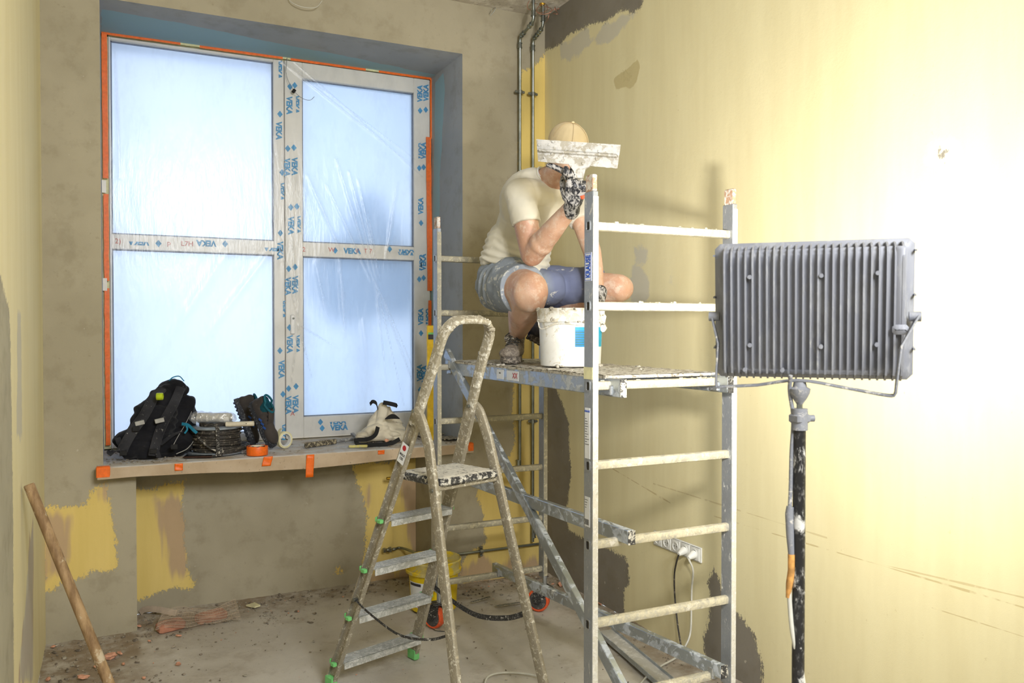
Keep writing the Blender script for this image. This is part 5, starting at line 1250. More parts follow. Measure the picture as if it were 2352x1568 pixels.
# cable drum lying flat
dc = S(497, 1030); dc.z = SH + .001; dc = P(497, 1042, 'Y', 4.79); dc.z = SH + .002
dr = thing('cable_reel', dc, 'reel of dusty black cable lying flat on the sill, tied with a strap', 'cable reel')
MB().lathe(dc, (0, 0, 1), [(.03, 0), (.145, 0), (.150, .004), (.150, .010), (.145, .014), (.03, .014)], 40, False, True).build('lower_flange', M['drum'], dr)
MB().lathe(dc, (0, 0, 1), [(.03, .135), (.132, .135), (.138, .139), (.138, .145), (.132, .149), (.03, .149)], 40, False, True).build('upper_flange', M['drum'], dr)
MB().lathe(dc, (0, 0, 1), [(.03, .014), (.05, .014), (.05, .135), (.03, .135)], 24, False, True).build('core', M['drum'], dr)
for k in range(10):
    r_ = .126 + random.uniform(-.004, .006); z = .022 + .0112 * k; ph = random.random() * 6
    MB().tube([dc + Vector(((r_ + .003 * math.sin(3 * a + ph)) * math.cos(a), (r_ + .003 * math.sin(3 * a + ph)) * math.sin(a), z + .003 * math.sin(2 * a + ph))) for a in [2 * math.pi * i / 40 for i in range(40)]], .0062, 8, True).build('cable_turn', M['cable_black'], dr)
MB().lathe(dc, (0, 0, 1), [(.05, .016), (.121, .016), (.121, .133), (.05, .133)], 36, False, True).build('cable_core', M['cable_black'], dr)
for k in range(3):
    r_ = .152 + .004 * k
    MB().tube([dc + Vector((.012 + (r_) * math.cos(a), r_ * .98 * math.sin(a) - .0, .010 + .009 * k + .012 * max(0, math.cos(a)))) for a in [R(-100 + 7 * i) for i in range(24)]], .0045, 8).build('loose_turn', M['cable_black'], dr)
av = math.atan2(-dc.y, -dc.x) + .05; dv = Vector((math.cos(av), math.sin(av), 0)); tv = Vector((-dv.y, dv.x, 0))
MB().sweep([dc + dv * .05 + Vector((0, 0, .153)), dc + dv * .135 + Vector((0, 0, .153)), dc + dv * .146 + Vector((0, 0, .14)), dc + dv * .142 + Vector((0, 0, .08)), dc + dv * .156 + Vector((0, 0, .012)), dc + dv * .158 + Vector((0, 0, .004))], rrect(.020, .006, .3, 3), tv).build('tie_strap', M['knot'], dr, 40)
MB().tube(catmull([dc + dv * .150 + tv * -.10 + Vector((0, 0, .11)), dc + dv * .153 + tv * -.05 + Vector((0, 0, .055)), dc + dv * .158 + tv * -.01 + Vector((0, 0, .03))], 5), .006, 8).build('tie_end', M['knot'], dr)
MB().blob(dc + dv * .160 + tv * .012 + Vector((0, 0, .022)), .018, .012, .018, 10, 6, None, .2).build('knot', M['knot'], dr)
MB().tube(catmull([dc + dv * .160 + tv * .01 + Vector((0, 0, .015)), dc + dv * .172 + tv * -.01 + Vector((0, 0, .006)), dc + dv * .168 + tv * -.03 + Vector((0, 0, .006))], 5), .006, 8).build('tie_end', M['knot'], dr)
# little black coil on the drum
for k in range(3): MB().tube([dc + Vector((.085 * math.cos(a), .075 * math.sin(a), .153 + .006 * k)) for a in [2 * math.pi * i / 28 for i in range(28)]], .0036, 6, True).build('coil_turn', M['cable_black'], dr)
# paper roll in a clear bag, and a pale tube, on top of the drum
dtop = dc.z + .172
def DT(px, py, y): return P(px, py, 'Y', y)
r0_, r1_ = DT(455, 950, 4.80), DT(530, 946, 4.72); r0_.z = r1_.z = dtop + .022
rl = thing('paper_roll', (r0_ + r1_) / 2 - Vector((0, 0, .025)), 'white paper roll in a crumpled clear bag on top of the cable reel', 'paper roll')
MB().lathe(r0_, r1_ - r0_, [(.010, 0), (.026, 0), (.027, .003), (.027, (r1_ - r0_).length - .003), (.026, (r1_ - r0_).length), (.010, (r1_ - r0_).length)], 28, False, True).build('roll', M['paper_roll'], rl)
Blob().cap(r0_ - Vector((.015, 0, 0)), r1_ + Vector((.0, 0, .002)), .033, .031).ell(r0_ + Vector((.01, 0, .018)), .05, .03, .022).build('clear_bag', M['bag'], rl, .005, 1, lambda q, n: .008 * noise.fractal(q * 25, 1, 2, 3) - .002)
t0, t1 = DT(519, 967, 4.68), DT(583, 966, 4.63); t0.z = dc.z + .164; t1.z = t0.z + .003
cdt = MB().lathe(t0, t1 - t0, [(.0115, 0), (.0135, 0), (.0135, (t1 - t0).length), (.0115, (t1 - t0).length)], 22, False, True).build('cardboard_tube', M['cardboard'], None)
tag(cdt, 'short cream tube with a hole, resting on top of the cable reel', 'tube')
for u in (.72,): 
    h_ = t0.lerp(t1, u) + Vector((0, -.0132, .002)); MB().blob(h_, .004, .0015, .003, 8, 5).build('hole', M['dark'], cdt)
# trainers
def trainer(name_lab, heel, toe, up, collar_open=True, lab=''):
    f = (toe - heel); L = f.length; f.normalize(); s_ = f.cross(up).normalized(); u = s_.cross(f).normalized(); RM = Matrix((s_, f, u)).transposed()
    def b(x, y, z): return heel + s_ * x + f * y * L + u * z
    rt = thing('trainer', b(0, .5, 0), lab, 'shoe', 'pair of trainers')
    g = Blob(); g.cap(b(0, .10, .038), b(0, .40, .036), .036, .036); g.cap(b(0, .40, .036), b(0, .82, .030), .038, .030); g.ell(b(0, .76, .030), .046, .060, .028, RM); g.cap(b(0, .12, .04), b(0, .10, .078), .036, .033); g.cap(b(0, .34, .045), b(0, .36, .070), .034, .026)
    up_ = g.build('upper', M['shoe'], rt, .0045, 4)
    # open the collar
    me = up_.data; bm = bmesh.new(); bm.from_mesh(me); o0 = ORG[up_.name]; c = b(0, .20, .105)
    dl = [v for v in bm.verts if ((v.co + o0 - c).dot(s_) / .027) ** 2 + ((v.co + o0 - c).dot(f) / .052) ** 2 < 1 and (v.co + o0 - c).dot(u) > -.055]
    bmesh.ops.delete(bm, geom=dl, context='VERTS'); bm.to_mesh(me); bm.free()
    pts = [b(.029 * math.cos(a), .20 + .052 / L * math.sin(a), .098 + (.014 if math.sin(a) < -.2 else (.006 * math.sin(a))) ) for a in [2 * math.pi * i / 24 for i in range(24)]]
    MB().tube(pts, .0065, 8, True).build('collar', M['shoe_lining'], rt)
    MB().grid(lambda q, w: b(.027 * math.cos(q * 2 * math.pi) * (1 - w * .35), .20 + .049 / L * math.sin(q * 2 * math.pi) * (1 - w * .2), .098 - .075 * w), 24, 5, True).build('lining', M['shoe_lining'], rt, 60, False)
    MB().box(b(0, .24, .03), (.04, .10, .004), RM).build('insole', M['shoe_lining'], rt, 0)
    o = MB(); out = []
    for k in range(28):
        a = 2 * math.pi * k / 28; y = .5 - .5 * math.cos(a); w = .032 + .015 * math.exp(-((y - .75) / .2) ** 2); e = abs(math.sin(a)) ** .55; out.append((math.copysign(w * e, math.sin(a)), y * 1.04 - .02))
    o.quad_ring([[b(x, y, z) for x, y in out] for z in (-.006, .0, .014, .020)]); so_ = o.build('outsole', M['shoe_sole'], rt, 40)
    for k in range(12):
        for sx in (-1, 1): MB().box(b(.02 * sx, .06 + .077 * k, -.008), (.026, .012, .006), RM, .001).build('lug', M['shoe_sole'], so_, 0)
    MB().grid(lambda q, w: b((q - .5) * .052, .60 - .26 * w, .060 + .052 * w + .006 * math.sin(w * 3) - .03 * (q - .5) ** 2 * 4 * .4), 6, 8).build('tongue', M['shoe'], rt, 60, False)
    for k in range(4):
        y = .56 - .07 * k; z = .064 + .012 * k
        for q in (-1, 1): MB().tube(catmull([b(-.026 * q, y, z - .008), b(0, y - .03, z + .010), b(.026 * q, y - .06, z + .004)], 4), .0022, 6).build('lace', M['tote_black'], rt)
    for k in range(3):
        MB().box(b(.040 - .001 * k, .42 + .09 * k, .036), (.004, .022, .010), RM @ Matrix.Rotation(R(30), 3, 'X')).build('decoration', M['shoe_print'], rt, 0); MB().box(b(-.040 + .001 * k, .42 + .09 * k, .036), (.004, .022, .010), RM @ Matrix.Rotation(R(30), 3, 'X')).build('decoration', M['shoe_print'], rt, 0)
    return rt
trainer('trainer', P(578, 925, 'Y', 4.86), P(626, 1026, 'Y', 4.78), (Vector((.62, -.72, .30))), lab='dark grey trainer with teal lining, standing toe down on the sill')
trainer('trainer', P(540, 918, 'Y', 5.03), P(580, 1026, 'Y', 5.00), (Vector((.75, .1, .5))), lab='second trainer, mostly hidden behind the front one and the reel')
# tape rolls
mc = P(653, 999, 'Y', 4.80); mc.z = SH + .049
mr = thing('tape_roll', mc - Vector((0, 0, .049)), 'pale masking tape roll standing on edge below the mullion', 'tape roll')
ax_ = Vector((.45, -.9, 0)).normalized()
MB().lathe(mc - ax_ * .012, ax_, [(.037, 0), (.048, 0), (.048, .024), (.037, .024)], 40, False, True).build('tape', M['masking'], mr); MB().lathe(mc - ax_ * .0125, ax_, [(.034, 0), (.0375, 0), (.0375, .025), (.034, .025)], 40, False, True).build('core', M['white_plastic'], mr)
tq = ax_.cross(Vector((0, 0, 1))).normalized(); tq = tq if tq.dot(camR) < 0 else -tq
MB().sweep(catmull([mc + tq * .047 + Vector((0, 0, .008)), mc + tq * .044 + Vector((0, 0, .035)), mc + tq * .030 + Vector((0, 0, .058)), mc + tq * .018 + Vector((0, 0, .066))], 5), rrect(.024, .0008, .1, 2), ax_).build('loose_end', M['masking'], mr, 40)
oc = P(591, 1047, 'Y', 4.62); oc.z = SH + .0005
orr = thing('tape_roll', oc, 'thick orange tape roll lying flat in front of the trainers', 'tape roll')
MB().lathe(oc, (0, 0, 1), [(.036, 0), (.055, 0), (.056, .002), (.056, .046), (.055, .048), (.036, .048)], 44, False, True).build('tape', M['orange_tape'], orr)
MB().lathe(oc, (0, 0, 1), [(.0, .044), (.035, .044), (.036, .048), (.0, .049)], 32).build('core', M['tote_black'], orr) if False else MB().lathe(oc, (0, 0, 1), [(.033, 0), (.0365, 0), (.0365, .0485), (.033, .0485)], 32, False, True).build('core', M['cardboard'], orr)
for k in range(26):
    a, r_ = random.random() * 6.28, random.uniform(.012, .054); MB().blob(oc + Vector((r_ * math.cos(a), r_ * math.sin(a), .0485 if r_ > .037 else .044)), random.uniform(.003, .008), random.uniform(.003, .006), .0015, 7, 4, None, .3).build('dark_smear', M['tote_black'], orr) if r_ > .036 else None
bx_ = MB().box(P(562, 1036, 'Z', SH + .012), (.045, .03, .020), rotz(.3), .002).build('clear_plastic_clip', M['bag'], None); tag(bx_, 'small clear plastic piece lying left of the orange tape roll', 'plastic piece')
# smartphone
pc = S(457, 1050); pc.z = SH + .0012
ph = thing('smartphone', pc, 'brown cased smartphone lying on the sill before the cable reel', 'phone')
MB().box(pc + Vector((0, 0, .005)), (.150, .074, .009), rotz(R(-18)), .004).build('case', M['phone'], ph); MB().box(pc + Vector((0, 0, .0098)), (.138, .062, .0012), rotz(R(-18)), .0005).build('screen', M['glass_black'], ph)
# hammer
h0, h1 = S(700, 1030), S(828, 1012); h0.z = h1.z = SH + .017
hm = thing('hammer', (h0 + h1) / 2 - Vector((0, 0, .016)), 'dusty hammer lying on the sill with a speckled grip', 'hammer')
MB().beam(h0, h0.lerp(h1, .55), .026, .030, bev=.008).build('grip', M['hammer_grip'], hm); MB().tube([h0.lerp(h1, .52), h1], .0095, 12).build('shaft', M['hammer'], hm)
hx = (h1 - h0).normalized(); hy = Vector((-hx.y, hx.x, 0))
MB().beam(h1 - hy * .055, h1 + hy * .030, .026, .026, bev=.005).build('head', M['hammer'], hm); MB().tube([h1 - hy * .052, h1 - hy * .072], .016, 16).build('face', M['hammer'], hm)
MB().prism([h1 + hy * .028 - hx * .011 + Vector((0, 0, -.012)), h1 + hy * .028 + hx * .011 + Vector((0, 0, -.012)), h1 + hy * .075 + hx * .013 + Vector((0, 0, .010)), h1 + hy * .075 - hx * .013 + Vector((0, 0, .010))], Vector((0, 0, .016))).build('peen', M['hammer'], hm, 0)
# putty knife
k0, k1 = S(845, 1028), S(800, 1029); k2 = S(772, 1031)
for q in (k0, k1, k2): q.z = SH + .010
kn = thing('putty_knife', k1 - Vector((0, 0, .008)), 'small knife with a pale yellow handle lying in front of the hammer', 'knife')
MB().beam(k0, k1, .022, .015, bev=.005).build('handle', M['yellow_tool'], kn); MB().beam(k1, k1.lerp(k2, 1.0), .010, .0018).build('blade', M['hammer'], kn)
# tote bag, crumpled
tb0 = P(872, 1012, 'Y', 4.80); tb0.z = SH
tt = thing('tote_bag', tb0, 'crumpled cream tote bag with black handles beside the hammer on the sill', 'bag')
def T(px, py, y): return P(px, py, 'Y', y)
g = Blob(); g.chain([T(840, 1000, 4.80), T(870, 985, 4.84), T(910, 990, 4.88)], [.055, .085, .07]); g.cap(T(870, 985, 4.86), T(876, 938, 4.88), .085, .045); g.cap(T(905, 975, 4.88), T(890, 940, 4.88), .07, .035); g.ell(T(830, 1000, 4.74), .05, .06, .035); g.ell(T(905, 1000, 4.80), .085, .07, .05)
def tfold(q, n):
    a = noise.voronoi(q * 7.5)[0]; return -.020 + .028 * (a[1] - a[0]) * 1.6 + .008 * noise.noise(q * 12)
tbd = g.build('bag_cloth', M['tote'], tt, .005, 2, tfold)
for v in tbd.data.vertices:
    if v.co.z < .002: v.co.z = .002
def tb(pts, w=.026): MB().sweep(catmull([T(*p) for p in pts], 6), rrect(w, .003, .2, 2), (0, .4, 1)).build('handle', M['tote_black'], tt, 40)
tb([(850, 928, 4.76), (856, 922, 4.74), (864, 926, 4.74), (868, 940, 4.75)], .022); tb([(880, 924, 4.80), (892, 926, 4.78), (908, 930, 4.76), (912, 934, 4.76)], .026)
tb([(868, 980, 4.68), (862, 998, 4.66), (845, 1008, 4.65), (822, 1010, 4.64), (818, 1016, 4.635), (830, 1022, 4.63), (860, 1021, 4.63), (895, 1019, 4.64), (918, 1008, 4.66)], .024)
MB().grid(lambda u, v: T(884 + 34 * u + 0, 962 - 6 * math.sin(u * 3) + (v - .5) * 10 * (math.sin(u * 3.1) + .15), 4.725 + .004 * v), 10, 4).build('opening', M['tote_black'], tt, 60, False)  # black patch standing for the shade in the bag's mouth
MB().blob(T(888, 1011, 4.645), .014, .008, .010, 8, 6, None, .2).build('flesh_pebble', M['brick'], tt)
pt = text_mesh('DEKORATION', .014, .0002, .0002)
put_mesh('faded_print', pt, plain('faded grey print', srgb(150, 142, 124), .8), tt, T(912, 970, 4.755), basis((1, .25, -.22), (.2, 0, 1)))
# crumpled sheet of film and paper lying at the right end
for i, (px, py) in enumerate(((985, 1000), (1040, 1008))):
    c = S(px, py); c.z = SH + .008
    o = MB().grid(lambda u, v: c + Vector(((u - .5) * .17, (v - .5) * .16, .016 * abs(noise.fractal(Vector((u * 5, v * 5, i * 3)), 1, 2, 3)))), 22, 22).build('plaster_heap', M['crumb_light'], None, 50, False)
    tag(o, ['heap of grey plaster dust on the sill behind the ladder', 'heap of grey plaster dust at the right end of the sill'][i], 'dust')
# tape tabs holding the paper
def tab(px0, px1, z0, z1, y, label, slant=0.0):
    a, b = P(px0, 1070, 'Y', y), P(px1, 1070, 'Y', y); n_ = 6
    def fn(u, v): return Vector((a.x + (b.x - a.x) * u + slant * (1 - v), y - .002 - .002 * math.sin(v * 7 + u * 3), z0 + (z1 - z0) * v))
    o = MB().grid(fn, n_, n_).build('tape_tab', M['orange_tape'], None, 60, False); m_ = o.modifiers.new('s', 'SOLIDIFY'); m_.thickness = .0006; return tag(o, label, 'tape', None)
tab(401, 420, .830, .866, 4.534, 'square orange tape tab on the sill edge below the backpack and phone')
tab(606, 627, .822, .872, 4.532, 'slanted orange tape tab on the sill edge below the orange roll', -.012)
tab(704, 722, .745, .868, 4.528, 'long orange tape hanging down from the middle of the sill edge', -.006)
tab(868, 883, .842, .865, 4.534, 'small orange tape tab on the sill edge below the tote bag')
e1 = MB().box((-.040, 4.55, .847), (.062, .04, .056), None, .004).build('tape_wrap', M['orange_tape'], None); tag(e1, 'crumpled orange tape wrapped round the left end of the sill', 'tape')
e2 = MB().box((1.925, 4.55, .848), (.036, .04, .052), None, .004).build('tape_wrap', M['orange_tape'], None); tag(e2, 'crumpled orange tape wrapped round the right end of the sill', 'tape')
# crumbs on the sill
cr = MB()
for k in range(420):
    x = random.choice([random.uniform(-.03, .35), random.uniform(-.03, 1.85), random.uniform(1.35, 1.9)]); y = random.uniform(4.58, 5.1); r_ = random.uniform(.0015, .006)
    cr.blob((x, y, SH + r_ * .3), r_ * random.uniform(.8, 1.8), r_ * random.uniform(.8, 1.5), r_ * .6, 5, 3, None, .3)
tag(cr.build('plaster_crumbs', M['crumb'], None, 0), 'grey plaster crumbs scattered over the paper on the sill', 'crumbs', None, 'stuff')
# yellow spirit level leaning in the reveal behind the far post
q0, q1 = P(993, 745, 'Y', 4.70), P(993, 1000, 'Y', 4.68); q1.z = SH + .003; q0.x = q1.x = 1.80; q0.y = q1.y = 4.72; q0 = P(988, 747, 'Y', 4.72); q1 = P(989, 1005, 'Y', 4.72); q1.z = SH + .002
lv = thing('spirit_level', q1, 'yellow spirit level standing upright against the window behind the far scaffold post', 'spirit level')
MB().beam(q1, q0, .045, .022, up=(0, 1, 0), bev=.003).build('body', M['level'], lv)
for t_, mt in ((.90, 'black_ink'), (.93, 'green')): MB().box(q1.lerp(q0, t_) + Vector((0, -.012, 0)), (.034, .002, .03 if mt == 'black_ink' else .012)).build('print', M[mt], lv, 0)
# ------------------------------------------------------------------ pipes in the corner
def yb(px, py, off=.035): return P(px, py, 'Y', YF - off)
def vpipe(pts_px, label, rad=.0095, clamps=(), elbows=()):
    pts = [yb(*p) for p in pts_px]; t = thing('heating_pipe', Vector((pts[-1].x, pts[-1].y, pts[-1].z)), label, 'pipe', None)
    full = [pts[0]]
    for i in range(1, len(pts) - 1):
        a, b, c = pts[i - 1], pts[i], pts[i + 1]; d1 = (a - b).normalized() * min(.022, (a - b).length * .4); d2 = (c - b).normalized() * min(.022, (c - b).length * .4)
        full += [b + d1, (b + d1) * .25 + b * .5 + (b + d2) * .25, b + d2]
    full.append(pts[-1]); MB().tube(full, rad, 14).build('tube', M['pipe'], t)
    for p, d in elbows:
        q = yb(*p); dv_ = Vector((0, 0, 1)) if d == 'v' else (pts[2] - pts[1]).normalized()
        MB().tube([q - dv_ * .018, q + dv_ * .018], rad + .003, 16).build('fitting', M['pipe'], t); MB().tube([q + dv_ * .016, q + dv_ * .022], rad + .0055, 16).build('bead', M['pipe'], t)
    for p in clamps:
        q = yb(*p); c_ = MB().lathe(q - Vector((0, 0, .010)), (0, 0, 1), [(rad + .001, 0), (rad + .007, 0), (rad + .007, .020), (rad + .001, .020)], 20, False, True).build('pipe_clamp', M['steel'], t)
        for s_ in (-1, 1): MB().box(q + Vector((s_ * (rad + .014), 0, 0)), (.018, .012, .018), None, .003).build('lug', M['steel'], c_); MB().tube([q + Vector((s_ * (rad + .015), -.012, 0)), q + Vector((s_ * (rad + .015), .008, 0))], .005, 8).build('bolt', M['steel'], c_)
        MB().tube([q, q + Vector((0, .034, 0))], .004, 8).build('stud', M['steel'], c_)
    return t
def kinked(xb_, yk, xt, yt_, pys):
    a = yb(xb_, yk); t = P(xt, yt_, 'X', a.x); return a, t
PA, PT = kinked(1194, 86, 1225, 50, None); PB, PU = kinked(1224, 92, 1247, 62, None)
YH = (PT.y + PU.y) / 2
def corner_pipe(a, t, zlow, label, clampz, extra):
    tt_ = Vector((a.x, t.y, ZC + .05)); low = Vector((a.x, a.y, zlow)); o = thing('heating_pipe', low, label, 'pipe'); rad = .0095
    def bend(p, b, c): return [b + (p - b).normalized() * .022, b + (p - b).normalized() * .007 + (c - b).normalized() * .007, b + (c - b).normalized() * .022]
    MB().tube([tt_] + bend(tt_, t, a) + bend(t, a, low) + [low], rad, 14).build('tube', M['pipe'], o)
    for q, dv_ in ((t + Vector((0, 0, .05)), Vector((0, 0, 1))), (t + (a - t).normalized() * .04, (a - t).normalized()), (a + (t - a).normalized() * .04, (a - t).normalized()), (a - Vector((0, 0, .05)), Vector((0, 0, 1)))) + extra:
        MB().tube([q - dv_ * .016, q + dv_ * .016], rad + .003, 16).build('fitting', M['pipe'], o); MB().tube([q + dv_ * .012, q + dv_ * .017], rad + .0055, 16).build('bead', M['pipe'], o); MB().tube([q - dv_ * .017, q - dv_ * .012], rad + .0055, 16).build('bead', M['pipe'], o)
    for z in clampz:
        q = Vector((a.x, a.y, z)); c_ = MB().lathe(q - Vector((0, 0, .010)), (0, 0, 1), [(rad + .001, 0), (rad + .007, 0), (rad + .007, .020), (rad + .001, .020)], 20, False, True).build('pipe_clamp', M['steel'], o)
        for s_ in (-1, 1): MB().box(q + Vector((s_ * (rad + .014), 0, 0)), (.018, .012, .018), None, .003).build('lug', M['steel'], c_); MB().tube([q + Vector((s_ * (rad + .015), -.012, 0)), q + Vector((s_ * (rad + .015), .008, 0))], .005, 8).build('bolt', M['steel'], c_)
        MB().tube([q, q + Vector((0, .034, 0))], .004, 8).build('stud', M['steel'], c_)
corner_pipe(PA, PT, yb(1191, 1072).z, 'left steel heating pipe in the corner, ending above sill height', [yb(1192, 211).z, yb(1191, 962).z], ((yb(1191, 1062), Vector((0, 0, 1))),))
corner_pipe(PB, PU, yb(1226, 1243).z, 'right steel heating pipe nearest the yellow wall, running down almost to the floor', [yb(1223, 216).z, yb(1226, 967).z], ((yb(1226, 1228), Vector((0, 0, 1))),))
h_a, h_b = P(893, 1275, 'Y', NY - .05), P(1258, 1250, 'Y', YF - .03)
ha, hb2 = P(905, 1275, 'Y', NY - .04), P(984, 1272, 'Y', NY - .04)
hp2 = thing('heating_pipe', (ha.x, ha.y, ha.z), 'thin horizontal steel pipe low on the window wall with a valve at its left end', 'pipe')
z_ = P(1105, 1266, 'Y', YF - .04).z
MB().tube(catmull([(ha.x, NY - .04, z_), (NX1 - .10, NY - .04, z_), (NX1 - .02, YF - .03, z_), (NX1 + .06, YF - .035, z_), (XR - .05, YF - .035, z_)], 5), .008, 12).build('tube', M['pipe'], hp2)
for k, (dx, r_) in enumerate(((0, .016), (.022, .012), (.036, .018), (.06, .010))): MB().tube([(ha.x - .07 + dx, NY - .04, z_), (ha.x - .055 + dx, NY - .04, z_)], r_, 6 if k in (0, 2) else 14).build('valve', M['steel'], hp2, 30)
q = P(1105, 1266, 'Y', YF - .035); cc_ = MB().lathe(Vector((q.x - .01, q.y, z_)), (1, 0, 0), [(.009, 0), (.016, 0), (.016, .02), (.009, .02)], 18, False, True).build('pipe_clamp', M['steel'], hp2)
for s_ in (-1, 1): MB().box((q.x, q.y, z_ + s_ * .024), (.018, .014, .016), None, .003).build('lug', M['steel'], cc_)
# capped tail with red valve under the sill
q = P(908, 1097, 'Y', NY - .10); rv_ = thing('radiator_tail', q, 'short copper pipe tail with a red fitting under the sill, behind the ladder rail', 'pipe')
MB().lathe(q + Vector((-.055, 0, 0)), (1, 0, 0), [(.006, 0), (.009, 0), (.009, .03), (.007, .03), (.007, .06)], 16, False, False).build('copper_end', M['brass'], rv_); MB().tube([q + Vector((-.02, 0, 0)), q + Vector((.005, 0, 0))], .015, 16).build('red_fitting', M['red'], rv_); MB().tube([q + Vector((.0, 0, 0)), q + Vector((.03, .10, 0))], .007, 12).build('tail', M['pipe'], rv_)
# bundle of copper wire and fittings at the ceiling corner
wbn = thing('copper_wire_bundle', P(1240, 20, 'Y', YH), 'tangle of bare copper wire hanging at the top of the pipes', 'wire')
for k, (px, py, rx, rz_) in enumerate(((1296, 18, .032, .032), (1276, 26, .018, .024), (1250, 22, .045, .026), (1222, 10, .025, .03), (1289, 6, .04, .02), (1300, 24, .02, .016), (1243, 14, .038, .04))):
    c = P(px, py, 'Y', YH); ph_ = random.random() * 6
    MB().tube([c + Vector((rx * math.cos(a), .02 * math.sin(a * 1.5 + ph_), rz_ * math.sin(a))) for a in [ph_ + 2 * math.pi * i / 24 for i in range(23)]], .0017, 6).build('wire', M['copper'], wbn)
MB().tube(catmull([P(1285, 20, 'Y', YH), P(1265, 25, 'Y', YH + .02), P(1258, 45, 'Y', YH + .04), P(1252, 52, 'Y', YF - .01)], 5), .0017, 6).build('wire', M['copper'], wbn)
bv = thing('brass_valve', P(1248, 2, 'Y', YH), 'brass valve with a red lever at the ceiling corner', 'valve')
MB().tube([P(1236, -8, 'Y', YH), P(1262, 4, 'Y', YH)], .020, 6).build('body', M['brass'], bv, 30); MB().tube([P(1244, 3, 'Y', YH), P(1247, 12, 'Y', YH)], .018, 14).build('nut', M['brass'], bv, 30)
MB().box(P(1270, 3, 'Y', YH - .03), (.04, .012, .022), rotz(.2), .004).build('lever', M['red'], bv)
# thin wires
def wire(name, pts, r_, mat, label, cat='wire'):
    o = MB().tube(catmull(pts, 7), r_, 7).build(name, M[mat], None); return tag(o, label, cat)
wire('loose_wire', [P(662, -12, 'Y', YF - .01), P(668, 4, 'Y', YF - .03), P(695, 16, 'Y', YF - .05), P(725, 17, 'Y', YF - .05), P(740, 2, 'Y', YF - .03)], .0022, 'white_cable', 'pale wire loop hanging above the window at the top edge of the picture')
o = wire('hanging_wire', [P(660, 132, 'Y', 5.15), P(657, 165, 'Y', 5.15), P(664, 190, 'Y', 5.14), P(678, 212, 'Y', 5.13), P(695, 226, 'Y', 5.12), P(712, 230, 'Y', 5.12), P(722, 222, 'Y', 5.12)], .0016, 'grey_cable', 'thin wire dangling over the mullion with a black clip')
MB().box(P(675, 209, 'Y', 5.135), (.02, .012, .026), Matrix.Rotation(.6, 3, 'Y'), .003).build('black_clip', M['tote_black'], o)
hk = MB().tube(catmull([P(1124, 33, 'Y', YF - .01), P(1130, 22, 'Y', YF - .03), P(1138, 18, 'Y', YF - .03), P(1134, 27, 'Y', YF - .02), P(1126, 36, 'Y', YF - .01)], 5), .0014, 6).build('ceiling_hook', M['steel'], None); tag(hk, 'small bent wire hook at the edge of the broken ceiling plaster', 'hook')
# ------------------------------------------------------------------ sockets
sy0, sy1, sz0, sz1 = 3.075, 3.452, .458, .532
sk = thing('socket_strip', (XR, (sy0 + sy1) / 2, sz0), 'white five gang socket strip on the yellow wall behind the scaffold', 'socket')
MB().bbox((XR - .009, sy0, sz0), (XR, sy1, sz1), .003).build('frame', M['white_plastic'], sk)
for k in range(5):
    y = sy0 + .0415 + .0735 * k; z = (sz0 + sz1) / 2
    so__ = MB().bbox((XR - .0125, y - .031, z - .031), (XR - .008, y + .031, z + .031), .002).build('socket', M['white_plastic'], sk)
    MB().lathe((XR - .0135, y, z), (-1, 0, 0), [(.018, 0), (.0225, 0), (.0225, .003), (.0195, .003)], 28, False, True).build('ring', M['white_plastic'], so__)
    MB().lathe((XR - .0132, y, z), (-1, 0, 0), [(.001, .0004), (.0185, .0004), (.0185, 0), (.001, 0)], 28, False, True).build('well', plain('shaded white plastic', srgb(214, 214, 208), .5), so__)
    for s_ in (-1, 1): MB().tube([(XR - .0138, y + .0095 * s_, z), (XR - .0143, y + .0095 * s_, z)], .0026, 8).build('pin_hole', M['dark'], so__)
def plug(y, pts, r_, mat, label, bodymat):
    z = (sz0 + sz1) / 2; t = thing('power_cable', (XR - .03, y, z - .02), label, 'cable')
    MB().lathe((XR - .014, y, z), (-1, -.15, -.35), [(.001, 0), (.0185, 0), (.0195, .006), (.017, .02), (.0125, .034), (.009, .044), (.001, .045)], 24).build('plug', M[bodymat], t)
    st = Vector((XR - .054, y - .007, z - .016)); MB().tube(catmull([st] + pts, 8), r_, 9).build('flex', M[mat], t)
def RW(px, py, off=.03): return P(px, py, 'X', XR - off)
plug(sy0 + .0415 + .0735, [RW(1554, 1290, .05), RW(1549, 1320, .03), RW(1550, 1370, .02), RW(1556, 1430, .03), RW(1562, 1470, .05), RW(1573, 1530, .07), RW(1581, 1585, .09)], .0042, 'cable_black', 'black cable with a pale plug hanging from the socket strip, fourth socket', 'white_plastic')
fl_ = lambda px, py: P(px, py, 'Z', .012)
plug(sy0 + .0415, [RW(1592, 1310, .04), RW(1589, 1350, .02), RW(1588, 1400, .02), RW(1586, 1450, .03), RW(1576, 1480, .06), fl_(1555, 1508), fl_(1520, 1528), fl_(1495, 1545), fl_(1468, 1575), fl_(1440, 1640)], .0045, 'white_cable', 'white cable with its plug in the socket nearest the picture, running to the floor', 'white_plastic')
wire('floor_cable', [fl_(1100, 1640), fl_(1112, 1575), fl_(1122, 1553), fl_(1150, 1545), (fl_(1190, 1545)), fl_(1235, 1553), fl_(1265, 1575), fl_(1300, 1640)], .0042, 'white_cable', 'white cable looping over the floor between the ladder legs', 'cable')
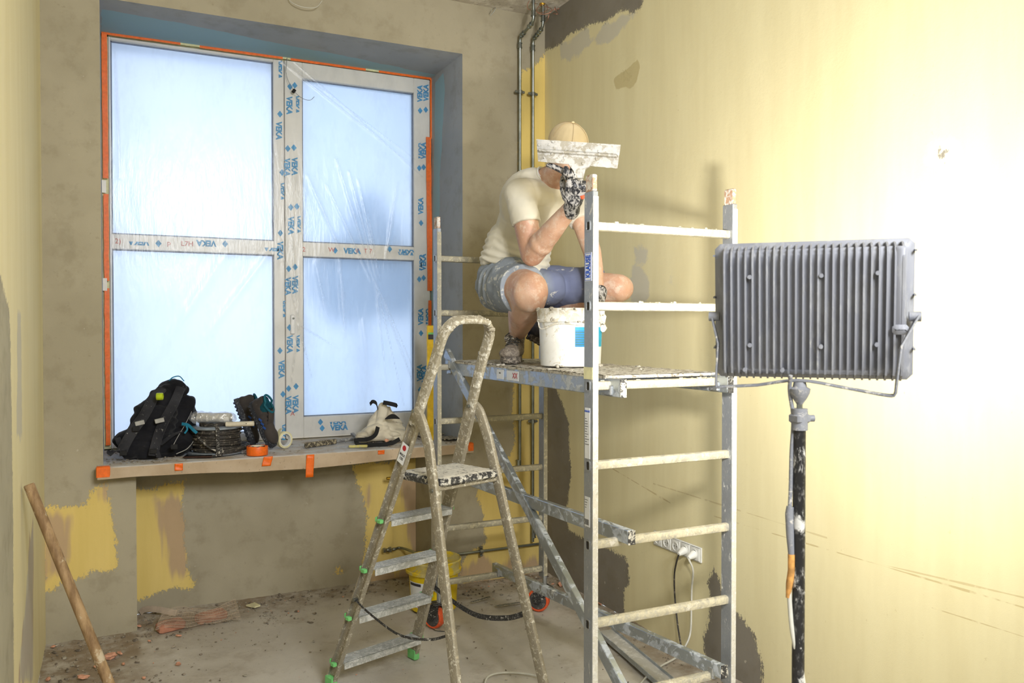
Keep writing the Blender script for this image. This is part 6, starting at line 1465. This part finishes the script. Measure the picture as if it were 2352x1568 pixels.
# long light profile lying by the wall
p0, p1 = P(1388, 1452, 'Z', .01), P(1590, 1625, 'Z', .01)
pr = thing('metal_profile', (p0 + p1) / 2 - Vector((0, 0, .008)), 'long pale metal profile lying on the floor along the yellow wall', 'profile')
MB().beam(p0 + Vector((0, 0, .006)), p1 + Vector((0, 0, .006)), .085, .012, bev=.002).build('web', splat('dusty board', srgb(190, 188, 180), .6, .1, srgb(214, 212, 204), .4, 14), pr)
pd = (p1 - p0).normalized(); ps = Vector((-pd.y, pd.x, 0))
for s_ in (-1, 1): MB().beam(p0 + ps * .042 * s_ + Vector((0, 0, .013)), p1 + ps * .042 * s_ + Vector((0, 0, .013)), .004, .022).build('flange', M['alu_clean'], pr)
# perforated corner beads on the floor
def bead(a, b, label):
    a, b = P(*a, 'Z', .012), P(*b, 'Z', .012); d = b - a; L = d.length; d.normalize(); s_ = Vector((-d.y, d.x, 0)); t = thing('perforated_profile', (a + b) / 2 - Vector((0, 0, .01)), label, 'profile', None)
    m = MB(); n = int(L / .016)
    for off in (-.012, .012): m.beam(a + s_ * off, b + s_ * off, .005, .0015)
    for k in range(n + 1): m.beam(a + d * k * L / n - s_ * .012, a + d * k * L / n + s_ * .012, .005, .0014)
    m.build('perforated_strip', M['brass' if False else 'crumb_light'], t, 0); MB().tube([a, b], .003, 6).build('nose', M['steel'], t)
bead((1084, 1382), (1125, 1370), 'short perforated profile on the floor right of the yellow bucket')
bead((1140, 1391), (1210, 1381), 'longer perforated profile on the floor left of the far right castor')
# wooden pole leaning on the left wall
a, b = P(66, 1113, 'X', XL + .03), None
a = P(66, 1112, 'X', XL + .025); dirp = (D(250, 1568, 3.09) - a).normalized(); t_ = (a.z - .02) / -dirp.z; b = a + dirp * t_
pl = MB().tube([b, b.lerp(a, .3), b.lerp(a, .6), a - (a - b).normalized() * .004, a], [.019, .0195, .019, .0185, .016], 16).build('wooden_pole', M['stick'], None, 60); tag(pl, 'weathered round wooden pole leaning against the left wall', 'pole')
# ------------------------------------------------------------------ rubble
def chunk(px, py, s, mat, name='brick_chip', par=None):
    c = P(px, py, 'Z', .004 + s * .35); M3 = Matrix.Rotation(random.uniform(0, 3), 3, 'Z') @ Matrix.Rotation(random.uniform(-.4, .4), 3, 'X')
    m = MB().blob(c, s * random.uniform(.9, 1.5), s * random.uniform(.5, .8), s * random.uniform(.3, .5), 7, 5, M3, .32); o = m.build(name, M[mat], par, 25); return o
CH = [(320, 1437, .018, 'brick chip beside the foot of the left pier'), (253, 1506, .026, 'wide brick chip right of the wooden pole'), (275, 1499, .016, 'brick chip just right of the wide one by the pole'), (284, 1524, .010, 'tiny brick chip below the two chips by the pole'), (410, 1524, .017, 'lone brick chip in the open floor below the pale mesh'), (330, 1556, .012, 'small brick chip near the bottom edge, right of the pole'),
      (192, 1553, .020, 'brick chip left of the pole at the bottom edge'), (110, 1559, .016, 'flat brick chip by the left wall at the bottom edge'), (218, 1530, .013, 'brick chip touching the pole on its left'), (122, 1484, .013, 'brick chip in the corner of the left wall'), (410, 1459, .012, 'brick chip just below the pale mesh'), (312, 1507, .008, 'dark red crumb right of the pole'),
      (1290, 1340, .030, 'big brick chip in the far corner by the castor'), (1309, 1338, .014, 'small brick chip right of the big one in the far corner'), (1378, 1386, .016, 'brick chip by the right wall behind the near post'), (1595, 1505, .018, 'dark pebble by the right wall under the sockets')]
for px, py, s, lab in CH: tag(chunk(px, py, s, 'brick' if 'dark' not in lab else 'crumb_dark'), lab, 'rubble')
RK = ['crumb', 'crumb_dark', 'crumb_light', 'brick']; rb = MB(); rbm = []
def scatter(n, fx, s0, s1):
    for _ in range(n):
        x, y = fx()
        if y > YF - .015 and not (NX0 + .015 < x < NX1 - .015): continue
        s = s0 + (s1 - s0) * random.random() ** 3; k = random.choices(['crumb', 'crumb_dark', 'crumb_light', 'brick'], [5, 3, 3, .35])[0]
        if s > .009 and random.random() < .5: k = 'crumb_dark'
        n0 = len(rb.f); rb.blob((x, y, floor_h(x, y) + s * .15), s * random.uniform(.8, 1.7), s * random.uniform(.6, 1.2), s * random.uniform(.3, .7), 6, 4, Matrix.Rotation(random.uniform(0, 3), 3, 'Z'), .3); rbm.extend([RK.index(k)] * (len(rb.f) - n0))
ex = lambda sc: min(abs(random.gauss(0, sc)), .8)
scatter(520, lambda: (XL + .03 + ex(.30), random.uniform(3.0, 4.6)), .0015, .010)
scatter(420, lambda: (random.uniform(XL, NX0 + .9), (YF if random.random() < .4 else NY) - .02 - ex(.22)), .0015, .010)
scatter(420, lambda: (random.uniform(NX0, NX1), NY - .02 - ex(.14)), .0015, .009)
scatter(300, lambda: (random.uniform(NX1, XR), YF - .02 - ex(.2)), .0015, .010)
scatter(420, lambda: (XR - .015 - ex(.09), random.uniform(2.0, YF)), .0015, .009)
scatter(420, lambda: (random.uniform(-.2, 2.4), random.uniform(2.6, 4.7)), .0015, .005)
ro = rb.build('rubble', [M[k] for k in RK], None, 0, False)
for p_, mi in zip(ro.data.polygons, rbm): p_.material_index = mi
tag(ro, 'plaster rubble and crumbs strewn along the foot of the walls and over the floor', 'rubble', None, 'stuff')
# reinforcing mesh offcut over two brick lumps below the niche
def npt(px, py, z=.02): return P(px, py, 'Z', z)
for (px, py, sx, lab) in ((392, 1436, .085, 'long reddish brick lump under the left part of the pale mesh'), (485, 1415, .10, 'reddish brick lump under the right part of the pale mesh')):
    c = npt(px, py, .02); o = MB().box(c, (sx * 1.6, .07, .05), rotz(.35) @ Matrix.Rotation(.15, 3, 'X'), .012).build('brick_lump', M['brick_dark'], None, 30); tag(o, lab, 'brick')
c00, c10, c01, c11 = npt(357, 1450, .012), npt(553, 1425, .012), npt(372, 1412, .075), npt(540, 1385, .11)
ms = MB()
def mp(u, v): 
    q = (c00 * (1 - u) + c10 * u) * (1 - v) + (c01 * (1 - u) + c11 * u) * v; return q + Vector((0, -.01, .02 * math.sin(u * 7) * v + .012 * noise.noise(Vector((u * 4, v * 3, 0))) + .012))
for i in range(70):
    u = i / 69; ms.tube([mp(u, v / 6) for v in range(7)], .0009, 4)
for j in range(7):
    ms.tube([mp(u / 30, j / 6) for u in range(31)], .0011, 4)
mo = ms.build('mesh_offcut', M['fibre'], None, 0); tag(mo, 'crumpled piece of pale reinforcing mesh lying over the brick lumps', 'mesh')
st_ = MB(); lp2 = catmull([npt(322, 1408, .01), npt(330, 1400, .03), npt(350, 1398, .04), npt(378, 1402, .035), npt(405, 1408, .02)], 8)
st_.sweep(lp2, rrect(.032, .0012, .1, 2), (0, .3, 1)); tag(st_.build('mesh_strip', M['fibre'], None, 0), 'narrow curled strip of mesh left of the brick lumps', 'mesh')
yl = MB().prism([npt(585, 1386, .006), npt(598, 1392, .006), npt(585, 1396, .006), npt(565, 1392, .006)], Vector((0, 0, .008))).build('paper_scrap', M['masking'], None, 0); tag(yl, 'small yellowish scrap by the wall right of the pale mesh', 'scrap')
fs = MB().prism([npt(985, 1436, .004), npt(1058, 1437, .004), npt(1048, 1450, .004), npt(1000, 1447, .004)], Vector((0, 0, .002))).build('paper_scrap', M['crumb_light'], None, 0); tag(fs, 'flat brownish scrap on the floor in front of the yellow bucket', 'scrap')
